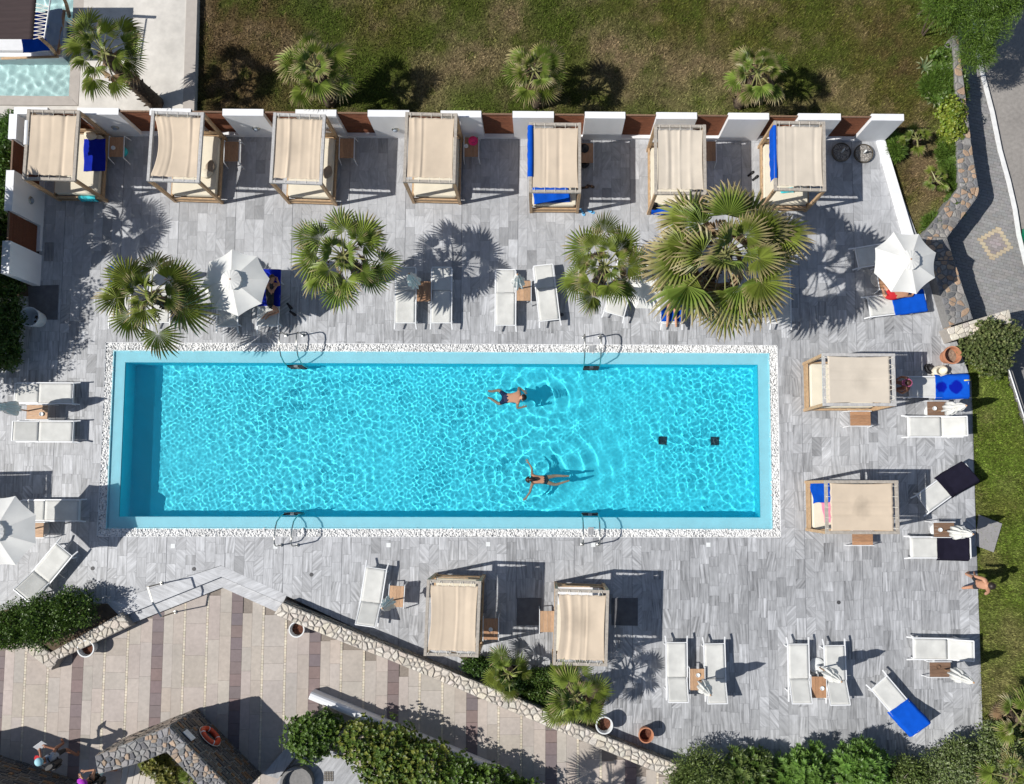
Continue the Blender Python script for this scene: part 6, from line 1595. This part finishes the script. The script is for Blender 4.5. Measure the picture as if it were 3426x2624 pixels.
# ================================================================== PEOPLE
RAD = dict(pelvis=.125, spine=.115, chest=.125, neck=.055, head=.092, crown=.065, sh=.062, el=.043, wr=.030, hand=.032, hip=.092, kn=.060, an=.040, toe=.033)
def person(label, J, mats, regions, hair=None, female=False, k=1.0, face=None, wetp=False):
    """J: joint -> world position. Body grown as one skin from the joints; regions: bone -> material index"""
    names, pos, rad, edges = [], [], [], []
    def add(n, p, r): names.append(n); pos.append(Vector(p)); rad.append(r * k); return len(names) - 1
    ix = {}
    for n in ('pelvis', 'spine', 'chest', 'neck', 'head', 'crown'): ix[n] = add(n, J[n], RAD[n] * (.92 if female and n in ('spine', 'chest') else 1))
    for a, c in (('pelvis', 'spine'), ('spine', 'chest'), ('chest', 'neck'), ('neck', 'head'), ('head', 'crown')): edges.append((ix[a], ix[c], a))
    for s in 'LR':
        for n in ('sh', 'el', 'wr', 'hand', 'hip', 'kn', 'an', 'toe'): ix[n + s] = add(n + s, J[n + s], RAD[n] * (.9 if female else 1))
        for a, c in (('chest', 'sh'), ('sh', 'el'), ('el', 'wr'), ('wr', 'hand'), ('pelvis', 'hip'), ('hip', 'kn'), ('kn', 'an'), ('an', 'toe')):
            edges.append((ix[a + s] if a not in ('chest', 'pelvis') else ix[a], ix[c + s], c))
        w, h = pos[ix['wr' + s]], pos[ix['hand' + s]]; f = (h - w).normalized(); lat = f.cross(Vector((0, 0, 1)))
        lat = lat.normalized() if lat.length > .1 else Vector((1, 0, 0)); dn = f.cross(lat)
        for i, (o, l) in enumerate(((-.03, .070), (-.010, .085), (.010, .080), (.03, .062))):
            m1 = add('fg', h + lat * o + f * l * .5, .0095); m2 = add('fg', h + lat * o * 1.15 + f * l * .95 + dn * .012, .008)
            edges += [(ix['hand' + s], m1, 'hand'), (m1, m2, 'hand')]
        th = add('th', w.lerp(h, .5) + lat * (-.055) + f * .02, .011); th2 = add('th', h + lat * (-.065) + f * .015, .009)
        edges += [(ix['wr' + s], th, 'hand'), (th, th2, 'hand')]
    me = bpy.data.meshes.new('skel'); base = pos[0].copy()
    me.from_pydata([p - base for p in pos], [(a, c) for a, c, _ in edges], [])
    o = bpy.data.objects.new('skel', me); COL.objects.link(o)
    o.modifiers.new('s', 'SKIN'); sub = o.modifiers.new('u', 'SUBSURF'); sub.levels = 2
    sv = me.skin_vertices[0].data
    for i, r_ in enumerate(rad): sv[i].radius = (r_, r_); sv[i].use_root = (i == 0)
    for n in ('pelvis', 'spine', 'chest'): sv[ix[n]].radius = (RAD[n] * k * 1.22, RAD[n] * k * .86)
    dg = bpy.context.evaluated_depsgraph_get()
    bm = bpy.data.meshes.new_from_object(o.evaluated_get(dg)); bpy.data.objects.remove(o)
    bm.name = 'person'
    bm.materials.clear()
    for m in mats: bm.materials.append(MT[m])
    segs = [((pos[a] - base), (pos[c] - base), n, rad[a], rad[c]) for a, c, n in edges]
    for p in bm.polygons:
        c = p.center; best, bn = 1e9, None
        for a, e, n, ra, rc_ in segs:
            d = e - a; t_ = max(0, min(1, (c - a).dot(d) / max(d.length_squared, 1e-9))); dd = (c - a - d * t_).length - (ra + (rc_ - ra) * t_)
            if dd < best: best, bn, bt = dd, n, t_
        v = regions.get(bn, 0)
        if isinstance(v, tuple): v = v[1] if bt < v[0] else 0
        p.material_index = v; p.use_smooth = True
    body = bpy.data.objects.new('person', bm); COL.objects.link(body); body.location = base
    tag(body, label, 'person', 'people')
    if wetp: wet(body)
    hd, cr, nk = pos[ix['head']] - base, pos[ix['crown']] - base, pos[ix['neck']] - base
    upv = (cr - hd).normalized()
    fwd = Vector(face).normalized() if face else upv.orthogonal().normalized()
    fwd = (fwd - upv * fwd.dot(upv)).normalized(); side = upv.cross(fwd)
    if hair:
        b = MB(); hm, long_ = hair
        def hf(u, v):
            a = 2 * PI * u; el = PI / 2 - v * 1.75
            dv = upv * math.sin(el) + (fwd * math.cos(a) + side * math.sin(a)) * math.cos(el)
            front = max(0, dv.dot(fwd))
            r_ = (.112 - .03 * front * (1 if el < .5 else 0)) * k
            return tuple(hd + upv * .025 * k - fwd * .012 + dv * r_)
        b.grid(hf, 20, 9); o = b.build('hair', hm, body, smooth=True)
        if wetp: wet(o)
        if long_:
            b = MB(); p0 = hd - fwd * .08 * k; p1 = p0 - upv * long_ * .5 - fwd * .04; p2 = p0 - upv * long_ - fwd * .02
            b.tube([p0 + upv * .05, p0, p1, p2], [.05 * k, .075 * k, .07 * k, .03 * k], 10); o = b.build('hair', hm, body, smooth=True)
            if wetp: wet(o)
    b = MB(); c = hd + fwd * .093 * k
    b.tube([c + upv * .03 - fwd * .005, c + fwd * .022 - upv * .012, c - upv * .018], [.008, .014, .008], 6)
    for s_ in (-1, 1):
        e = hd + side * s_ * .096 * k; b.tube([e + upv * .02, e + side * s_ * .01, e - upv * .025], [.008, .014, .008], 6)
    o = b.build('nose_and_ears', mats[0], body, smooth=True)
    b = MB()
    for s_ in (-1, 1): e = hd + fwd * .088 * k + side * s_ * .034 + upv * .018; b.tube([e - side * .008, e + side * .008], .008, 6)
    b.tube([hd + fwd * .088 * k - upv * .048 - side * .02, hd + fwd * .093 * k - upv * .05, hd + fwd * .088 * k - upv * .048 + side * .02], .007, 6)
    b.build('eyes_and_mouth', 'hair_brown', body)
    return body
def JJ(d): return {n: P(*v) for n, v in d.items()}
SHORTS = {'hip': 1, 'kn': (.55, 1), 'pelvis': (.35, 1)}
# swimmers
person('dark-haired man in navy shorts swimming to the right in the pool', JJ(dict(pelvis=(1691, 1332, -.10), spine=(1709, 1331, -.085), chest=(1728, 1330, -.075), neck=(1741, 1330, -.02), head=(1749, 1330, .03), crown=(1757, 1330, .05),
    shL=(1737, 1313, -.06), elL=(1735, 1296, -.14), wrL=(1750, 1307, -.16), handL=(1757, 1314, -.16), shR=(1733, 1347, -.06), elR=(1730, 1366, -.12), wrR=(1747, 1364, -.14), handR=(1756, 1361, -.14),
    hipL=(1688, 1322, -.11), knL=(1670, 1306, -.22), anL=(1645, 1311, -.20), toeL=(1632, 1308, -.19), hipR=(1686, 1343, -.11), knR=(1670, 1353, -.22), anR=(1645, 1336, -.20), toeR=(1631, 1330, -.19))),
    ('skin', 'navy_cloth'), {'hip': 1, 'kn': (.6, 1), 'pelvis': (.5, 1)}, ('hair', 0), face=(.3, 0, -1), wetp=True)
person('dark-haired woman in a dark bikini swimming to the left with arms spread', JJ(dict(pelvis=(1823, 1605, -.11), spine=(1808, 1605, -.10), chest=(1790, 1605, -.09), neck=(1779, 1605, -.03), head=(1771, 1605, .02), crown=(1763, 1605, .03),
    shL=(1780, 1590, -.08), elL=(1779, 1566, -.10), wrL=(1769, 1549, -.11), handL=(1765, 1543, -.11), shR=(1780, 1621, -.08), elR=(1773, 1648, -.10), wrR=(1761, 1664, -.11), handR=(1756, 1669, -.11),
    hipL=(1829, 1597, -.12), knL=(1860, 1592, -.18), anL=(1892, 1593, -.17), toeL=(1906, 1593, -.16), hipR=(1829, 1614, -.12), knR=(1860, 1622, -.18), anR=(1892, 1612, -.17), toeR=(1906, 1608, -.16))),
    ('skin', 'teal_cloth'), {'hip': 1, 'pelvis': (.3, 1), 'chest': (.25, 1)}, ('hair', .22), True, .95, face=(-.3, 0, -1), wetp=True)
# woman in black on the lounger
person('woman in a black one-piece swimsuit lying on her side on the dark blue towel', JJ(dict(pelvis=(905, 1012, .50), spine=(902, 985, .51), chest=(907, 962, .54), neck=(910, 944, .57), head=(913, 931, .59), crown=(908, 919, .60),
    shL=(895, 953, .60), elL=(906, 980, .62), wrL=(919, 967, .58), handL=(926, 957, .56), shR=(922, 950, .50), elR=(936, 955, .47), wrR=(930, 941, .52), handR=(927, 934, .54),
    hipL=(903, 1022, .56), knL=(930, 1036, .55), anL=(890, 1053, .48), toeL=(876, 1068, .45), hipR=(908, 1024, .47), knR=(933, 1044, .44), anR=(900, 1056, .43), toeR=(886, 1070, .43))),
    ('skin', 'black'), {'pelvis': 1, 'spine': 1, 'hip': 1, 'kn': (.35, 1), 'chest': (.7, 1), 'sh': (.45, 1)}, ('hair_brown', .12), True, .95, face=(1, 0, .25))
# man in red shorts under the umbrella
person('man in red shorts curled on the blue towel under the east umbrella', JJ(dict(pelvis=(2984, 990, .52), spine=(3004, 985, .53), chest=(3026, 977, .55), neck=(3042, 970, .57), head=(3052, 965, .58), crown=(3062, 960, .58),
    shL=(3024, 962, .54), elL=(3006, 954, .48), wrL=(3018, 946, .48), handL=(3026, 944, .48), shR=(3032, 990, .55), elR=(3050, 990, .46), wrR=(3060, 976, .48), handR=(3064, 970, .48),
    hipL=(2977, 983, .50), knL=(2966, 966, .50), anL=(2958, 956, .42), toeL=(2952, 960, .40), hipR=(2976, 998, .50), knR=(2958, 988, .50), anR=(2954, 968, .44), toeR=(2948, 966, .42))),
    ('skin', 'red_cloth'), {'hip': 1, 'kn': (.7, 1), 'pelvis': (.5, 1)}, ('hair', 0), face=(0, 1, -.2))
# seated woman by the lawn
sx, sy = P(2992, 1297).x, P(2992, 1297).y
def R2(dx, dy, z): return Vector((sx + dx, sy + dy, z))
person('tanned long-haired woman with a pink headband sitting on the end of the blue-towel lounger', dict(pelvis=R2(.16, 0, .47), spine=R2(.12, 0, .68), chest=R2(.02, 0, .93), neck=R2(-.04, 0, 1.08), head=R2(-.08, 0, 1.19), crown=R2(-.09, 0, 1.29),
    shL=R2(.02, .18, 1.0), elL=R2(-.08, .25, .75), wrL=R2(-.28, .12, .66), handL=R2(-.36, .06, .64), shR=R2(.02, -.18, 1.0), elR=R2(-.06, -.27, .75), wrR=R2(-.28, -.14, .66), handR=R2(-.36, -.08, .64),
    hipL=R2(.10, .10, .46), knL=R2(-.32, .13, .50), anL=R2(-.36, .12, .10), toeL=R2(-.50, .13, .04), hipR=R2(.10, -.10, .46), knR=R2(-.32, -.13, .50), anR=R2(-.36, -.12, .10), toeR=R2(-.50, -.13, .04)),
    ('skin_tan', 'magenta'), {'hip': 1, 'pelvis': (.3, 1), 'chest': (.25, 1)}, ('hair_brown', .32), True, .95, face=(-1, 0, 0))
t = thing('headband', 'pink ring-shaped visor on the head of the sitting woman', 'hat', R2(-.085, 0, 1.245))
b = MB(); b.tube([(.118 * math.cos(k * PI / 12), .112 * math.sin(k * PI / 12), .01) for k in range(24)], .020, 8, closed=True); b.build('band', mat('rose', (.42, .10, .20), .8), t, smooth=True)
b = MB(); b.prism([(-.10, -.09), (-.10, .09), (-.17, .07), (-.20, 0), (-.17, -.07)], 0, .01); b.build('peak', 'rose' if 'rose' in MT else bpy.data.materials['rose'], t)
def stander(label, fx, fy, z0, head, mats, regions, hair, H=1.75, stride=.3, lean=0.0, arms='walk', female=False, wide=.10):
    """upright walking figure at the foot pixel, heading 'head' radians"""
    q = P(fx, fy, z0); f = Vector((math.cos(head), math.sin(head), 0)); l = Vector((-f.y, f.x, 0)); k = H / 1.75
    def W(a, s, z): return q + f * (a * k + lean * max(0, z - .9) * k) + l * s * k + Vector((0, 0, z * k))
    J = dict(pelvis=W(0, 0, .95), spine=W(.0, 0, 1.12), chest=W(.02, 0, 1.34), neck=W(.04, 0, 1.50), head=W(.06, 0, 1.62), crown=W(.06, 0, 1.71),
             hipL=W(0, .10, .90), hipR=W(0, -.10, .90), knL=W(stride * .55, (.10 + wide) / 2, .50), anL=W(stride * .6, wide, .09), toeL=W(stride * .6 + .16, wide + .01, .04), knR=W(-.02, -(.10 + wide) / 2, .50), anR=W(-stride, -wide, .16), toeR=W(-stride + .12, -wide - .01, .04),
             shL=W(.0, .19, 1.42), shR=W(.0, -.19, 1.42))
    if arms == 'walk': J.update(elL=W(-.12, .27, 1.14), wrL=W(-.02, .30, .92), handL=W(.02, .30, .85), elR=W(.02, -.30, 1.16), wrR=W(.20, -.24, 1.04), handR=W(.27, -.20, 1.03))
    else: J.update(elL=W(.12, .26, 1.15), wrL=W(.32, .14, 1.18), handL=W(.40, .10, 1.2), elR=W(.12, -.26, 1.15), wrR=W(.32, -.12, 1.2), handR=W(.40, -.08, 1.22))
    return person(label, J, mats, regions, hair, female, k, face=f), W, f
man, W, f = stander('dark-haired man in dark swim shorts walking off the deck onto the east lawn', 3222, 1942, 0, .25, ('skin', 'dark_cloth'), {'hip': 1, 'kn': (.55, 1), 'pelvis': (.45, 1)}, ('hair', 0), 1.78, .16, wide=.19)
man2, W, f = stander('man with a grey shirt, cap and black backpack walking on the promenade', 240, 2497, ZP, 2.2, ('skin_tan', 'grey_cloth', 'dark_cloth'), {'pelvis': 1, 'spine': 1, 'chest': (.4, 1), 'sh': 1, 'el': (.5, 1), 'hip': 2, 'kn': (.8, 2)}, ('hair', 0), 1.76, .36, arms='hold')
def backpack(label, W, f, m='black'):
    c = W(-.20, 0, 1.25); t = thing('backpack', label, 'backpack', c, math.atan2(f.y, f.x))
    b = MB(); b.prism(chaikin([(-.12, -.16), (.07, -.16), (.07, .16), (-.12, .16)], .3), -.24, .22, inset=.04, dz=.05); b.build('pack', m, t)
    b = MB(); b.prism(chaikin([(-.17, -.11), (-.11, -.11), (-.11, .11), (-.17, .11)], .3), -.2, .02, inset=.02, dz=.03); b.build('pocket', m, t)
    for s in (-1, 1): b = MB(); b.tube([(.06, s * .1, .2), (.20, s * .13, .25), (.30, s * .13, .08), (.20, s * .13, -.12), (.06, s * .12, -.18)], .018, 6); b.build('strap', m, t)
backpack('black backpack on the walking man at the bottom left', W, f)
def cap(label, W, f, m, m2):
    t = thing('cap', label, 'cap', W(.06, 0, 1.67), math.atan2(f.y, f.x))
    b = MB(); b.lathe([(.122, 0), (.118, .05), (.09, .09), (.03, .112), (.005, .114)], 20); b.build('crown', m, t, smooth=True)
    b = MB(); b.prism([(.08, -.08), (.17, -.07), (.21, 0), (.17, .07), (.08, .08)], 0, .012); b.build('peak', m2, t)
cap('pale cap with a red peak on the walking man', W, f, 'pale_blue', 'red_cloth')
p_ = W(.46, .0, 1.24); b = MB(); b.box((0, 0, 0), (.012, .30, .22)); o = b.build('map_sheet', 'white_cloth', None); o.location = p_; o.rotation_euler = (0, .9, math.atan2(f.y, f.x)); tag(o, 'white sheet held up by the walking man', 'paper')
wm, W, f = stander('woman with bare shoulders and pale blue shorts walking beside the corner wall', 372, 2568, ZP, 2.6, ('skin', 'pale_blue', 'black'), {'pelvis': 2, 'spine': 2, 'chest': (.3, 2), 'hip': 1, 'kn': (.5, 1)}, ('hair', .2), 1.62, .25, arms='hold', female=True)
backpack('black backpack on the woman at the bottom left', W, f)
cap('magenta cap on the woman at the bottom left', W, f, 'magenta', 'magenta')
# sunbather whose legs show below the biggest palm
person('sunbather lying on the blue towel under the biggest palm, only bare legs visible', JJ(dict(pelvis=(2247, 990, .46), spine=(2247, 968, .46), chest=(2247, 945, .47), neck=(2247, 928, .48), head=(2247, 915, .50), crown=(2247, 903, .50),
    shL=(2262, 938, .46), elL=(2268, 966, .42), wrL=(2266, 990, .42), handL=(2266, 998, .42), shR=(2232, 938, .46), elR=(2226, 966, .42), wrR=(2228, 990, .42), handR=(2228, 998, .42),
    hipL=(2257, 998, .45), knL=(2259, 1042, .46), anL=(2262, 1084, .43), toeL=(2263, 1095, .47), hipR=(2238, 998, .45), knR=(2236, 1042, .46), anR=(2233, 1084, .43), toeR=(2231, 1095, .47))),
    ('skin', 'dark_cloth'), {'hip': 1, 'pelvis': (.4, 1)}, ('hair_brown', 0), face=(0, 0, 1))
